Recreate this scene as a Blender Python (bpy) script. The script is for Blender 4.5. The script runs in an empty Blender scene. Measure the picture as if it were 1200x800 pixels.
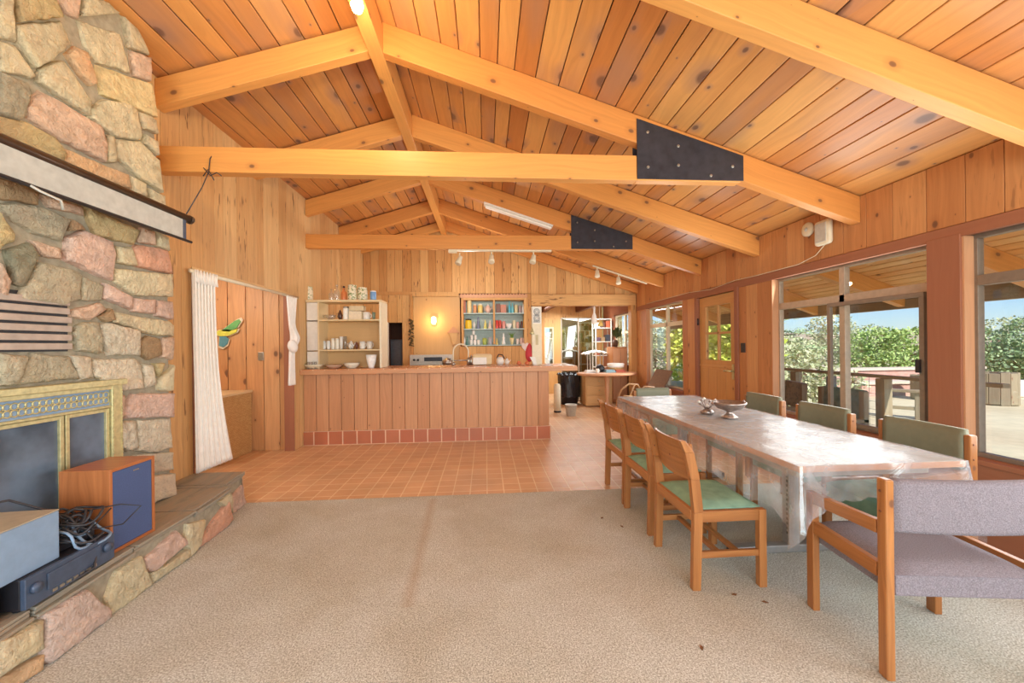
import bpy, bmesh, math, random, json
from mathutils import Vector, Matrix, Euler
PI = math.pi
sc = bpy.context.scene
COL = sc.collection
# ---------------------------------------------------------------- camera, world, sun, exposure
TH = math.atan(31/450.); RHO = 0.011; EYE = 1.34
fw = Vector((math.sin(TH), math.cos(TH), 0)); rt = Vector((math.cos(TH), -math.sin(TH), 0)); up = Vector((0, 0, 1))
cr = rt*math.cos(RHO) - up*math.sin(RHO); cu = rt*math.sin(RHO) + up*math.cos(RHO)
camd = bpy.data.cameras.new('camera'); cam = bpy.data.objects.new('camera', camd); COL.objects.link(cam)
camd.sensor_width = 36; camd.lens = 36*450/1200.; camd.shift_y = 4.7/1200; camd.clip_start = 0.05; camd.clip_end = 400
M = Matrix((cr, cu, -fw)).transposed().to_4x4(); M.translation = Vector((0, 0, EYE))
cam.matrix_world = M; sc.camera = cam
sc.view_settings.view_transform = 'Standard'; sc.view_settings.look = 'None'
sc.view_settings.gamma = 1; sc.view_settings.exposure = 0.0; sc.view_settings.use_curve_mapping = False
w = bpy.data.worlds.new('world'); sc.world = w; w.use_nodes = True
nt = w.node_tree; bg = nt.nodes['Background']
sky = nt.nodes.new('ShaderNodeTexSky'); sky.sky_type = 'NISHITA'; sky.sun_disc = False
sky.sun_elevation = math.radians(48); sky.sun_rotation = math.radians(155); sky.air_density = 1.0; sky.dust_density = 0.15; sky.ozone_density = 3.0
tint = nt.nodes.new('ShaderNodeMix'); tint.data_type = 'RGBA'; tint.blend_type = 'MULTIPLY'; tint.inputs[0].default_value = 1; nt.links.new(sky.outputs[0], tint.inputs[6]); tint.inputs[7].default_value = (.78, .95, 1.2, 1); nt.links.new(tint.outputs[2], bg.inputs[0]); bg.inputs[1].default_value = 0.145
def light(name, kind, loc, energy, color=(1, 1, 1), size=1, sy=None, target=None, spread=None):
    l = bpy.data.lights.new(name, kind); o = bpy.data.objects.new(name, l); COL.objects.link(o); o.location = loc
    l.energy = energy; l.color = color
    if kind == 'AREA':
        l.shape = 'RECTANGLE'; l.size = size; l.size_y = sy or size
        if spread: l.spread = spread
    elif kind == 'POINT': l.shadow_soft_size = size
    if target is not None:
        o.rotation_euler = (Vector(target)-Vector(loc)).to_track_quat('-Z', 'Y').to_euler()
    return o
sun = light('sun', 'SUN', (9, -18, 19), 6.5, (1, .96, .88), target=(3, 4, 0)); sun.data.angle = 0.01
DAY = (.95, 1.0, .98); COOL = (.88, .98, .97)
light('daylight_through_near_window', 'AREA', (3.12, 1.0, 1.35), 60, DAY, 2.6, 1.3, (0, 1.0, 1.9))
light('daylight_through_slider', 'AREA', (3.16, 3.37, 1.3), 36, DAY, 1.5, 1.4, (0, 3.4, 1.9))
light('daylight_through_far_window', 'AREA', (3.16, 6.85, 1.35), 30, DAY, 1.4, 1.4, (0, 6.8, 1.7))
light('fill_from_behind', 'AREA', (0.2, -2.7, 1.7), 265, COOL, 5.0, 2.4, (0.0, 4, 1.9))  # added fill from behind the camera; windows there are only assumed
light('breakfast_room_fill', 'AREA', (2.3, 9.4, 2.2), 65, DAY, 1.2, 1.6, (2.0, 9.4, 0))  # added fill facing down from under the ceiling, no fixture there
# ---------------------------------------------------------------- helpers
def HD(h, d=.10, l=1.05):
    c = H(h); y = .25*c[0]+.6*c[1]+.15*c[2]; return tuple(min(1, (x*(1-d)+y*d)*l) for x in c[:3])+(1.0,)
def H(h):
    h = h.lstrip('#'); c = [int(h[i:i+2], 16)/255 for i in (0, 2, 4)]
    return tuple((x/12.92 if x <= .04045 else ((x+.055)/1.055)**2.4) for x in c)+(1.0,)
random.seed(7)
class MB:
    def __init__(s): s.v = []; s.f = []; s.uv = []; s.c = []; s.m = []; s.sm = []
    def add(s, pts, faces, uvs=None, col=None, mat=0, smooth=False):
        b = len(s.v); s.v += [tuple(p) for p in pts]
        if col is None: col = (random.random(),)*3
        for k, f in enumerate(faces):
            s.f.append(tuple(b+i for i in f)); s.c.append(col); s.m.append(mat); s.sm.append(smooth)
            s.uv.append(uvs[k] if uvs else [(pts[i][0], pts[i][1]) for i in f])
        return s
    def quad(s, p, uv=None, col=None, mat=0): return s.add([Vector(q) for q in p], [(0, 1, 2, 3)], [uv] if uv else None, col, mat)
    def hexa(s, P, col=None, mat=0, long=None):
        # 8 points: bottom 4 ccw, top 4 ccw ; metric uv, v along the longest edge
        P = [Vector(p) for p in P]
        F = [(3, 2, 1, 0), (4, 5, 6, 7), (0, 1, 5, 4), (1, 2, 6, 5), (2, 3, 7, 6), (3, 0, 4, 7)]
        ax = [P[1]-P[0], P[3]-P[0], P[4]-P[0]]
        L = max(range(3), key=lambda i: ax[i].length) if long is None else long
        ld = ax[L].normalized(); ou, ov = random.random()*9, random.random()*9; uvs = []
        for f in F:
            e1 = P[f[1]]-P[f[0]]; e2 = P[f[3]]-P[f[0]]; n = e1.cross(e2)
            if n.length < 1e-9: n = Vector((0, 0, 1))
            n.normalize(); a = ld - n*ld.dot(n)
            if a.length < .3: a = e1.copy()
            a.normalize(); b2 = n.cross(a)
            uvs.append([((P[i]-P[0]).dot(b2)+ou, (P[i]-P[0]).dot(a)+ov) for i in f])
        return s.add(P, F, uvs, col, mat)
    def box(s, c, d, R=None, col=None, mat=0, long=None):
        c = Vector(c); hx, hy, hz = d[0]/2, d[1]/2, d[2]/2
        P = [Vector((x*hx, y*hy, z*hz)) for z in (-1, 1) for x, y in ((-1, -1), (1, -1), (1, 1), (-1, 1))]
        if R is not None: P = [R @ p for p in P]
        return s.hexa([p+c for p in P], col, mat, long)
    def bb(s, a, b, **k): return s.box([(a[i]+b[i])/2 for i in range(3)], [abs(b[i]-a[i]) for i in range(3)], **k)
    def bar(s, a, b, wdt, dep, upv=(0, 0, 1), **k):
        a = Vector(a); b = Vector(b); d = (b-a); L = d.length; d.normalize(); u = Vector(upv); x = d.cross(u)
        if x.length < 1e-4: x = Vector((1, 0, 0))
        x.normalize(); u = x.cross(d); R = Matrix((x, d, u)).transposed()
        return s.box((a+b)/2, (wdt, L, dep), R, **k)
    def prism(s, poly, z0, z1, T=None, col=None, mat=0):
        n = len(poly); P = [Vector((x, y, z0)) for x, y in poly]+[Vector((x, y, z1)) for x, y in poly]
        A = sum(poly[i][0]*poly[(i+1) % n][1]-poly[(i+1) % n][0]*poly[i][1] for i in range(n))
        F = [tuple(range(n-1, -1, -1)), tuple(range(n, 2*n))]; uvs = [[poly[i] for i in F[0]], [poly[i-n] for i in F[1]]]
        acc = 0
        for i in range(n):
            j = (i+1) % n; F.append((i, j, n+j, n+i)); l = math.dist(poly[i], poly[j])
            uvs.append([(z0, acc), (z0, acc+l), (z1, acc+l), (z1, acc)]); acc += l
        if A < 0: F = [f[::-1] for f in F]; uvs = [u[::-1] for u in uvs]
        if T is not None: P = [T @ p for p in P]
        return s.add(P, F, uvs, col, mat)
    def lathe(s, prof, seg=16, T=None, col=None, mat=0, smooth=True, cap=True):
        P = []; F = []; uvs = []; n = len(prof)
        for r, z in prof:
            for k in range(seg): a = 2*PI*k/seg; P.append(Vector((r*math.cos(a), r*math.sin(a), z)))
        for i in range(n-1):
            for k in range(seg):
                k2 = (k+1) % seg; F.append((i*seg+k, i*seg+k2, (i+1)*seg+k2, (i+1)*seg+k))
                uvs.append([(k/seg, prof[i][1]), ((k+1)/seg, prof[i][1]), ((k+1)/seg, prof[i+1][1]), (k/seg, prof[i+1][1])])
        if cap and prof[0][0] > 1e-4: F.append(tuple(range(seg-1, -1, -1))); uvs.append([(0, 0)]*seg)
        if cap and prof[-1][0] > 1e-4: F.append(tuple((n-1)*seg+k for k in range(seg))); uvs.append([(0, 0)]*seg)
        if T is not None: P = [T @ p for p in P]
        return s.add(P, F, uvs, col, mat, smooth)
    def tube(s, pts, r, seg=8, col=None, mat=0, closed=False):
        pts = [Vector(p) for p in pts]; n = len(pts); P = []; F = []; prev = None
        for i, p in enumerate(pts):
            d = (pts[(i+1) % n]-pts[i-1]) if closed else (pts[min(i+1, n-1)]-pts[max(i-1, 0)])
            d.normalize()
            if prev is None: x = d.orthogonal().normalized()
            else:
                x = prev-d*prev.dot(d); x = x.normalized() if x.length > 1e-5 else d.orthogonal().normalized()
            prev = x; y = d.cross(x); rr = r[i] if isinstance(r, (list, tuple)) else r
            for k in range(seg): a = 2*PI*k/seg; P.append(p+(x*math.cos(a)+y*math.sin(a))*rr)
        for i in range(n if closed else n-1):
            j = (i+1) % n
            for k in range(seg): k2 = (k+1) % seg; F.append((i*seg+k, i*seg+k2, j*seg+k2, j*seg+k))
        if not closed: F.append(tuple(range(seg-1, -1, -1))); F.append(tuple((n-1)*seg+k for k in range(seg)))
        return s.add(P, F, None, col, mat, True)
    def cyl(s, a, b, r, seg=12, **k): return s.tube([a, b], r, seg, **k)
    def build(s, name, mat, parent=None, bevel=0, loc=None, thick=0, sub=0):
        me = bpy.data.meshes.new(name); me.from_pydata(s.v, [], s.f)
        me.uv_layers.new(name='UVMap'); me.color_attributes.new('col', 'FLOAT_COLOR', 'CORNER')
        uv = []; cc = []
        for u, c in zip(s.uv, s.c):
            for p in u: uv += [p[0], p[1]]; cc += [c[0], c[1], c[2], 1]
        me.uv_layers['UVMap'].data.foreach_set('uv', uv); me.color_attributes['col'].data.foreach_set('color', cc)
        me.polygons.foreach_set('use_smooth', s.sm)
        for m in (mat if isinstance(mat, (list, tuple)) else [mat]): me.materials.append(m)
        me.polygons.foreach_set('material_index', s.m)
        me.update(); o = bpy.data.objects.new(name, me); COL.objects.link(o)
        if parent: o.parent = parent
        if loc: o.location = loc
        if thick:
            m = o.modifiers.new('thickness', 'SOLIDIFY'); m.thickness = thick; m.offset = 0
        if bevel:
            m = o.modifiers.new('bevel', 'BEVEL'); m.width = bevel; m.segments = 2; m.limit_method = 'ANGLE'; m.angle_limit = .6; m.harden_normals = False
        if sub:
            m = o.modifiers.new('sub', 'SUBSURF'); m.levels = sub; m.render_levels = sub
        return o
def tag(o, label, cat, group=None, kind=None):
    o['label'] = label; o['category'] = cat
    if group: o['group'] = group
    if kind: o['kind'] = kind
    return o
def thing(name, label, cat, loc=(0, 0, 0), rz=0, group=None):
    o = bpy.data.objects.new(name, None); COL.objects.link(o); o.location = loc; o.rotation_euler = (0, 0, rz); o.empty_display_size = .1
    return tag(o, label, cat, group)
def struct(name, mb, mat, parent=None, **k):
    o = mb.build(name, mat, parent, **k)
    if not parent: o['kind'] = 'structure'
    return o
def sroot(name, loc=(0, 0, 0)):
    o = bpy.data.objects.new(name, None); COL.objects.link(o); o.location = loc; o['kind'] = 'structure'; return o
def dup(root, loc, rz, label, cat=None, group=None, scale=None):
    r = root.copy(); COL.objects.link(r); r.location = loc; r.rotation_euler = (0, 0, rz); r['label'] = label
    if group: r['group'] = group
    if scale: r.scale = scale
    for ch in list(root.children):
        c = ch.copy(); COL.objects.link(c); c.parent = r
        for g in list(ch.children): d = g.copy(); COL.objects.link(d); d.parent = c
    return r
# ---------------------------------------------------------------- materials
def newmat(name):
    m = bpy.data.materials.new(name); m.use_nodes = True; n = m.node_tree.nodes; n.clear()
    out = n.new('ShaderNodeOutputMaterial'); b = n.new('ShaderNodeBsdfPrincipled'); m.node_tree.links.new(b.outputs[0], out.inputs[0])
    return m, m.node_tree, b
class N:
    def __init__(s, nt): s.nt = nt
    def n(s, t, **k):
        x = s.nt.nodes.new(t)
        for a, v in k.items(): setattr(x, a, v)
        return x
    def l(s, a, b): s.nt.links.new(a, b)
    def math(s, op, a, b=None, c=None):
        x = s.n('ShaderNodeMath', operation=op)
        for i, v in enumerate((a, b, c)):
            if v is None: continue
            if isinstance(v, (int, float)): x.inputs[i].default_value = v
            else: s.l(v, x.inputs[i])
        return x.outputs[0]
    def comb(s, x, y, z):
        c = s.n('ShaderNodeCombineXYZ')
        for i, v in enumerate((x, y, z)):
            if isinstance(v, (int, float)): c.inputs[i].default_value = v
            else: s.l(v, c.inputs[i])
        return c.outputs[0]
    def noise(s, vec, scale, detail=3, rough=.5, dist=0):
        x = s.n('ShaderNodeTexNoise'); s.l(vec, x.inputs['Vector']); x.inputs['Scale'].default_value = scale
        x.inputs['Detail'].default_value = detail; x.inputs['Roughness'].default_value = rough; x.inputs['Distortion'].default_value = dist
        return x.outputs[0]
    def ramp(s, fac, stops):
        x = s.n('ShaderNodeValToRGB'); s.l(fac, x.inputs[0]); e = x.color_ramp.elements
        while len(e) < len(stops): e.new(.5)
        for q, (p, c) in zip(e, stops): q.position = p; q.color = c
        return x.outputs[0]
    def mix(s, fac, a, b, mode='MIX'):
        x = s.n('ShaderNodeMix', data_type='RGBA', blend_type=mode)
        for i, v in ((0, fac), (6, a), (7, b)):
            if isinstance(v, (int, float)): x.inputs[i].default_value = v
            elif isinstance(v, tuple): x.inputs[i].default_value = v
            else: s.l(v, x.inputs[i])
        return x.outputs[2]
    def bump(s, h, strength, dist, b):
        x = s.n('ShaderNodeBump'); s.l(h, x.inputs['Height']); x.inputs['Strength'].default_value = strength; x.inputs['Distance'].default_value = dist
        s.l(x.outputs[0], b.inputs['Normal'])
def wood(name, ca, cb, knot=1.0, stain=None, rough=.45, spec=.4, streak=0, grain=.35, gf_=42):
    m, nt, b = newmat(name); q = N(nt)
    uv = q.n('ShaderNodeUVMap'); sp = q.n('ShaderNodeSeparateXYZ'); q.l(uv.outputs[0], sp.inputs[0]); u, v = sp.outputs[0], sp.outputs[1]
    at = q.n('ShaderNodeAttribute', attribute_name='col'); rs = q.n('ShaderNodeSeparateColor'); q.l(at.outputs[0], rs.inputs[0]); r = rs.outputs[0]
    r50 = q.math('MULTIPLY', r, 53.0)
    wob = q.noise(q.comb(q.math('MULTIPLY', u, 6), q.math('MULTIPLY', v, 1.6), r50), 1, 2)
    g1 = q.noise(q.comb(q.math('ADD', q.math('MULTIPLY', u, gf_), q.math('MULTIPLY', wob, 5)), q.math('MULTIPLY', v, 1.3), r50), 1, 4, .6)
    base = q.mix(q.math('MULTIPLY', r, 1.0), HD(ca), HD(cb))
    dark = q.mix(1.0, base, (.62, .50, .42, 1), 'MULTIPLY'); lite = q.mix(1.0, base, (1.25, 1.25, 1.2, 1), 'MULTIPLY')
    gf = q.ramp(g1, [(.3, (0, 0, 0, 1)), (.7, (1, 1, 1, 1))])
    c = q.mix(gf, q.mix(grain, base, dark), q.mix(grain, base, lite))
    big = q.noise(q.comb(q.math('MULTIPLY', u, 3), q.math('MULTIPLY', v, .9), r50), 1, 2)
    if stain:
        sf = q.ramp(big, [(.50, (0, 0, 0, 1)), (.72, (1, 1, 1, 1))]); c = q.mix(q.math('MULTIPLY', sf, .55), c, H(stain))
    if knot:
        vo = q.n('ShaderNodeTexVoronoi', voronoi_dimensions='2D'); wq = q.math('MULTIPLY', wob, .35); q.l(q.comb(q.math('MULTIPLY', u, 3.9), q.math('MULTIPLY', v, 2.7), 0.0), vo.inputs['Vector']); vo.inputs['Scale'].default_value = 1
        sc_ = q.n('ShaderNodeSeparateColor'); q.l(vo.outputs['Color'], sc_.inputs[0])
        dd = q.math('DIVIDE', vo.outputs['Distance'], q.math('MULTIPLY_ADD', q.math('POWER', sc_.outputs[0], 2.5), .95*knot, .02))
        hal = q.ramp(dd, [(.08, (1, 1, 1, 1)), (.50, (0, 0, 0, 1))])
        if stain: c = q.mix(q.math('MULTIPLY', hal, .55), c, H('#94748a' if False else '#8e7470'))
        else: c = q.mix(q.math('MULTIPLY', hal, .35), c, H('#9a5a34'))
        kf = q.ramp(dd, [(.0, (1, 1, 1, 1)), (.12, (.9, .9, .9, 1)), (.19, (0, 0, 0, 1))])
        c = q.mix(q.math('MULTIPLY', kf, .75), c, H('#5e4238'))
    if streak:
        s1 = q.noise(q.comb(q.math('MULTIPLY', u, 38), q.math('MULTIPLY', v, 4.5), r50), 1, 2)
        s2 = q.noise(q.comb(q.math('MULTIPLY', u, 2.2), q.math('MULTIPLY', v, .8), r50), 1, 1)
        sf = q.math('MULTIPLY', q.ramp(s1, [(.62, (0, 0, 0, 1)), (.68, (1, 1, 1, 1))]), q.ramp(s2, [(.5, (0, 0, 0, 1)), (.6, (1, 1, 1, 1))]))
        c = q.mix(q.math('MULTIPLY', sf, .7*streak), c, H('#5a3426'))
    q.l(c, b.inputs['Base Color']); b.inputs['Roughness'].default_value = rough; b.inputs['Specular IOR Level'].default_value = spec
    q.bump(g1, .15, .002, b)
    return m
def plain(name, col, rough=.5, metal=0, spec=.5, vary=.12, scale=25, bump=0, alpha=None):
    m, nt, b = newmat(name); q = N(nt); tc = q.n('ShaderNodeTexCoord'); n = q.noise(tc.outputs['Object'], scale, 4)
    a = H(col); f = q.ramp(n, [(.3, (1-vary, 1-vary, 1-vary, 1)), (.7, (1+vary*.6,)*3+(1,))])
    q.l(q.mix(1.0, a, f, 'MULTIPLY'), b.inputs['Base Color']); b.inputs['Roughness'].default_value = rough; b.inputs['Metallic'].default_value = metal
    b.inputs['Specular IOR Level'].default_value = spec
    if bump: q.bump(n, bump, .004, b)
    return m
def emit(name, col, s):
    m, nt, b = newmat(name); b.inputs['Base Color'].default_value = H(col); b.inputs['Emission Color'].default_value = H(col); b.inputs['Emission Strength'].default_value = s; return m
def glassy(name, tint=(1, 1, 1, 1), refl=.08, rough=.0, bump=0, haze=0, hazecol='#ffffff', gz=.9):
    m = bpy.data.materials.new(name); m.use_nodes = True; n = m.node_tree.nodes; n.clear(); q = N(m.node_tree)
    out = q.n('ShaderNodeOutputMaterial'); t = q.n('ShaderNodeBsdfTransparent'); t.inputs[0].default_value = tint
    g = q.n('ShaderNodeBsdfGlossy'); g.inputs['Roughness'].default_value = rough
    fr = q.n('ShaderNodeLayerWeight'); fr.inputs[0].default_value = .5
    mx = q.n('ShaderNodeMixShader'); f = q.math('MULTIPLY_ADD', q.math('POWER', fr.outputs['Facing'], 5.0), gz-refl, refl)
    q.l(f, mx.inputs[0]); q.l(t.outputs[0], mx.inputs[1]); q.l(g.outputs[0], mx.inputs[2]); sh = mx.outputs[0]
    tc = q.n('ShaderNodeTexCoord'); nz = q.noise(tc.outputs['Object'], 9, 5, .6, .6)
    if bump:
        x = q.n('ShaderNodeBump'); q.l(nz, x.inputs['Height']); x.inputs['Strength'].default_value = bump; x.inputs['Distance'].default_value = .01
        q.l(x.outputs[0], g.inputs['Normal']); q.l(x.outputs[0], fr.inputs['Normal'])
    if haze:
        d = q.n('ShaderNodeBsdfDiffuse'); d.inputs[0].default_value = H(hazecol); m2 = q.n('ShaderNodeMixShader')
        hf = q.ramp(nz, [(.35, (haze*.3,)*3+(1,)), (.7, (haze,)*3+(1,))]); q.l(hf, m2.inputs[0]); q.l(sh, m2.inputs[1]); q.l(d.outputs[0], m2.inputs[2]); sh = m2.outputs[0]
    q.l(sh, out.inputs[0]); return m
MAT = {}
MAT['ceil'] = wood('ceiling_pine', '#c47a34', '#e2a456', 1.2, '#a88470', .36, .45, grain=.3, gf_=26)
MAT['beam'] = wood('beam_fir', '#da8e3a', '#e4a04a', .55, None, .42, .4, grain=.25)
MAT['wallL'] = wood('redwood_board_pale', '#cf9e62', '#e2bb80', 0, None, .55, .3, 1.0)
MAT['wallR'] = wood('redwood_board_warm', '#be7c44', '#d2965a', .5, None, .5, .35, .5)
MAT['wallB'] = wood('redwood_board_gable', '#c88f4c', '#e0b06c', 0, None, .55, .3, 1.2)
MAT['trimR'] = wood('painted_redwood_trim', '#9c6044', '#a4684a', 0, None, .5, .35, grain=.15)
MAT['jamb'] = wood('window_jamb_wood', '#cf9468', '#d8a075', 0, None, .5, .35, grain=.2)
MAT['alcove'] = wood('knotty_pine_alcove', '#cc9258', '#dcaa74', .9, None, .5, .35)
MAT['bar'] = wood('bar_front_boards', '#c08456', '#ce9668', .15, None, .45, .4, grain=.3)
MAT['door'] = wood('golden_door_wood', '#cc9450', '#d09a58', .3, None, .4, .4, grain=.25)
MAT['chair'] = wood('teak_chair', '#a2662e', '#b4763a', .3, None, .35, .5, grain=.65)
MAT['tan'] = wood('tan_plywood', '#cfa062', '#d6a86c', .2, None, .5, .3, grain=.12)
MAT['shelf'] = wood('cream_shelf_wood', '#dcc290', '#e6cc9c', 0, None, .5, .3, grain=.1)
MAT['speaker'] = wood('speaker_veneer', '#b0662e', '#b8703a', 0, None, .35, .5, grain=.55)
MAT['porch'] = wood('porch_planks', '#f0b264', '#fad08c', .5, None, .5, .3)
MAT['grayw'] = wood('weathered_wood', '#8d8068', '#a39678', .4, None, .7, .2)
MAT['table'] = wood('table_top_wood', '#aca090', '#b4a898', .0, None, .4, .4, grain=.35)
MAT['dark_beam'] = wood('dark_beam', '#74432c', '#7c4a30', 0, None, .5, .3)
MAT['groove'] = plain('groove_shadow_gap', '#5e3420', .8)
MAT['steel'] = plain('black_steel_plate', '#3c3c44', .42, .3, .5, .3, 12)
MAT['bolt'] = plain('galvanised_bolt', '#b8b4ac', .35, .9)
MAT['white'] = plain('white_enamel', '#ece6dc', .45, 0, .5, .05)
MAT['cream'] = plain('cream_paint', '#e8dcc0', .5, 0, .4, .06)
MAT['alu'] = plain('window_aluminium', '#b9a794', .4, .35, .5, .1)
MAT['alud'] = plain('window_bronze', '#8d7f72', .45, .3, .5, .1)
MAT['brass'] = plain('antique_brass', '#cfc696', .35, .5, .5, .2, 40)
MAT['black'] = plain('black_plastic', '#26262c', .4, 0, .5, .2)
MAT['cable'] = plain('black_cable', '#35363c', .4)
MAT['grille'] = plain('navy_speaker_cloth', '#50608a', .8, 0, .2, .1, 200)
MAT['bluegrey'] = plain('blue_grey_metal', '#8ba6c4', .5, .1, .4, .08)
MAT['recv'] = plain('slate_blue_plastic', '#4c5b73', .4, .2, .5, .15)
MAT['greyw'] = plain('grey_white', '#cfcdc4', .5)
MAT['slat'] = plain('stone_slat', '#b5a79c', .8, 0, .2, .15, 20, .3)
MAT['mortar'] = plain('grey_mortar', '#a39b88', .95, 0, .1, .2, 30, .6)
MAT['glass'] = glassy('window_glass', (1, 1, 1, 1), .05)
MAT['clear'] = glassy('clear_glassware', (.93, .95, .95, 1), .14, .02, 0, .12)
MAT['fireglass'] = plain('smoked_fire_glass', '#66788c', .12, .0, .6, .45, 5)
MAT['plastic'] = glassy('clear_vinyl', (.93, .94, .97, 1), .12, .10, .5, .34, '#e4e8f0')
MAT['plastic_top'] = glassy('clear_vinyl_flat', (.93, .95, .98, 1), .06, .15, .35, .40, '#d8e0ee', gz=.24)
MAT['tablemetal'] = plain('grey_table_metal', '#a8a8a8', .4, .5)
MAT['purple'] = plain('lavender_grey_tweed', '#8d868e', .95, 0, .1, .35, 260, .8)
MAT['greygreen'] = plain('grey_green_vinyl', '#7d7d68', .55, 0, .3, .08)
MAT['green'] = plain('sage_green_velvet', '#88ae98', .85, 0, .25, .2, 14, .15)
MAT['curtain'] = plain('white_muslin', '#f8f4ee', .8, 0, .2, .05)
MAT['terracotta'] = None
def tilemat(name, ca, cb, grout, size, msize=.006, rough=.35, bumpy=.5):
    m, nt, b = newmat(name); q = N(nt); tc = q.n('ShaderNodeTexCoord'); br = q.n('ShaderNodeTexBrick')
    br.offset = 0; br.squash = 1; q.l(tc.outputs['Object'], br.inputs['Vector'])
    for k, v in (('Scale', 1), ('Brick Width', size), ('Row Height', size), ('Mortar Size', msize), ('Mortar Smooth', .3), ('Bias', 0)): br.inputs[k].default_value = v
    br.inputs['Color1'].default_value = H(ca); br.inputs['Color2'].default_value = H(cb); br.inputs['Mortar'].default_value = H(grout)
    nz = q.noise(tc.outputs['Object'], 2.2, 4); f = q.ramp(nz, [(.3, (.86, .84, .82, 1)), (.7, (1.08, 1.06, 1.04, 1))])
    q.l(q.mix(1.0, br.outputs[0], f, 'MULTIPLY'), b.inputs['Base Color']); n2 = q.noise(tc.outputs['Object'], 12, 3)
    q.l(q.math('MULTIPLY_ADD', n2, .25, rough-.12), b.inputs['Roughness']); b.inputs['Specular IOR Level'].default_value = .5
    q.bump(q.math('SUBTRACT', q.math('MULTIPLY', n2, .3), br.outputs['Fac']), bumpy, .003, b); return m
MAT['tile'] = tilemat('terracotta_floor_tile', '#d6aa82', '#deb68e', '#efd9b8', .155)
def carpetmat():
    m, nt, b = newmat('berber_carpet'); q = N(nt); tc = q.n('ShaderNodeTexCoord'); o = tc.outputs['Object']
    fine = q.noise(o, 150, 3, .7); mid = q.noise(o, 1.1, 4, .55, .4); mid2 = q.noise(o, 4, 3)
    c = q.ramp(fine, [(.36, H('#929289')), (.50, H('#bfc0b8')), (.64, H('#e4e7e4'))])
    dirt = q.ramp(mid, [(.42, (1.04, 1.05, 1.07, 1)), (.68, (.88, .84, .77, 1))]); c = q.mix(1.0, c, dirt, 'MULTIPLY')
    d2 = q.ramp(mid2, [(.35, (.97, .96, .95, 1)), (.65, (1.03, 1.03, 1.03, 1))]); c = q.mix(1.0, c, d2, 'MULTIPLY')
    # worn brown streak left by a dragged chair
    sp = q.n('ShaderNodeSeparateXYZ'); q.l(o, sp.inputs[0])
    lx = q.math('ABSOLUTE', q.math('SUBTRACT', sp.outputs[0], q.math('MULTIPLY_ADD', sp.outputs[1], -.042, -.332)))
    sx = q.ramp(lx, [(.0, (1, 1, 1, 1)), (.05, (0, 0, 0, 1))]); sy = q.ramp(sp.outputs[1], [(0, (0, 0, 0, 1)), (1, (1, 1, 1, 1))])
    yy = q.math('MULTIPLY', q.math('GREATER_THAN', sp.outputs[1], 2.0), q.math('LESS_THAN', sp.outputs[1], 3.4))
    c = q.mix(q.math('MULTIPLY', q.math('MULTIPLY', sx, yy), .35), c, H('#a5835c'))
    q.l(c, b.inputs['Base Color']); b.inputs['Roughness'].default_value = .95; b.inputs['Specular IOR Level'].default_value = .1
    q.bump(fine, .5, .004, b); return m
MAT['carpet'] = carpetmat()
def stonemat():
    m, nt, b = newmat('field_stone'); q = N(nt); tc = q.n('ShaderNodeTexCoord'); o = tc.outputs['Object']
    at = q.n('ShaderNodeAttribute', attribute_name='col'); n1 = q.noise(o, 9, 5, .6, .6); n2 = q.noise(o, 45, 4, .65); n3 = q.noise(o, 4, 2)
    c = q.mix(1.0, at.outputs[0], q.ramp(n1, [(.3, (.80, .78, .74, 1)), (.5, (1, 1, 1, 1)), (.7, (1.12, 1.08, 1.0, 1))]), 'MULTIPLY')
    c = q.mix(q.ramp(n3, [(.5, (0, 0, 0, 1)), (.7, (.2, .2, .2, 1))]), c, H('#d0926e')); n4 = q.noise(o, 22, 5, .7, 1.2)
    c = q.mix(q.ramp(n2, [(.60, (0, 0, 0, 1)), (.72, (.5, .5, .5, 1))]), c, H('#94806a'))
    q.l(c, b.inputs['Base Color']); b.inputs['Roughness'].default_value = .85; b.inputs['Specular IOR Level'].default_value = .2
    q.bump(q.math('ADD', q.math('ADD', n1, n4), q.math('MULTIPLY', n2, .5)), 1.0, .03, b); return m
MAT['stone'] = stonemat()
def boards(mb, O, U, Nn, u0, u1, v0, v1, w=(.13, .19), t=.022, gap=.004, seed=1, col=None, V=(0, 0, 1)):
    """vertical (or V-running) boards between u0 and u1; v0, v1 numbers or functions of u; Nn points to the room"""
    rnd = random.Random(seed); O = Vector(O); U = Vector(U); Nn = Vector(Nn); V = Vector(V); u = u0
    f0 = v0 if callable(v0) else (lambda x: v0); f1 = v1 if callable(v1) else (lambda x: v1)
    while u < u1-.001:
        ww = rnd.uniform(*w); e = min(u+ww, u1)
        if u1-e < .05: e = u1
        a, b = u+gap/2, e-gap/2
        P = [O+U*x+V*z+Nn*d for z, (x, d) in [(f0(a), (a, 0)), (f0(b), (b, 0)), (f0(b), (b, -t)), (f0(a), (a, -t))]]
        P += [O+U*x+V*z+Nn*d for z, (x, d) in [(f1(a), (a, 0)), (f1(b), (b, 0)), (f1(b), (b, -t)), (f1(a), (a, -t))]]
        mb.hexa(P, col=(rnd.random(),)*3, long=2); u = e
XL, XR, YB, RX, RZ = -2.5, 3.25, 8.1, -.84, 3.935
ztopR = lambda x: 2.61+(XR-x)*(RZ-2.61)/(XR-RX); ztopL = lambda x: 3.43+(x-XL)*(RZ-3.43)/(RX-XL)
ztop = lambda x: ztopL(x) if x < RX else ztopR(x)
YF = -3.0; YR = 10.5
# floors
struct('floor', MB().bb((XL-.1, YF, -.1), (XR+.1, 3.47, 0.006)), MAT['carpet'])
struct('floor', MB().bb((-4.3, 3.47, -.1), (XR+.1, YR+.1, 0)), MAT['tile'])
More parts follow.
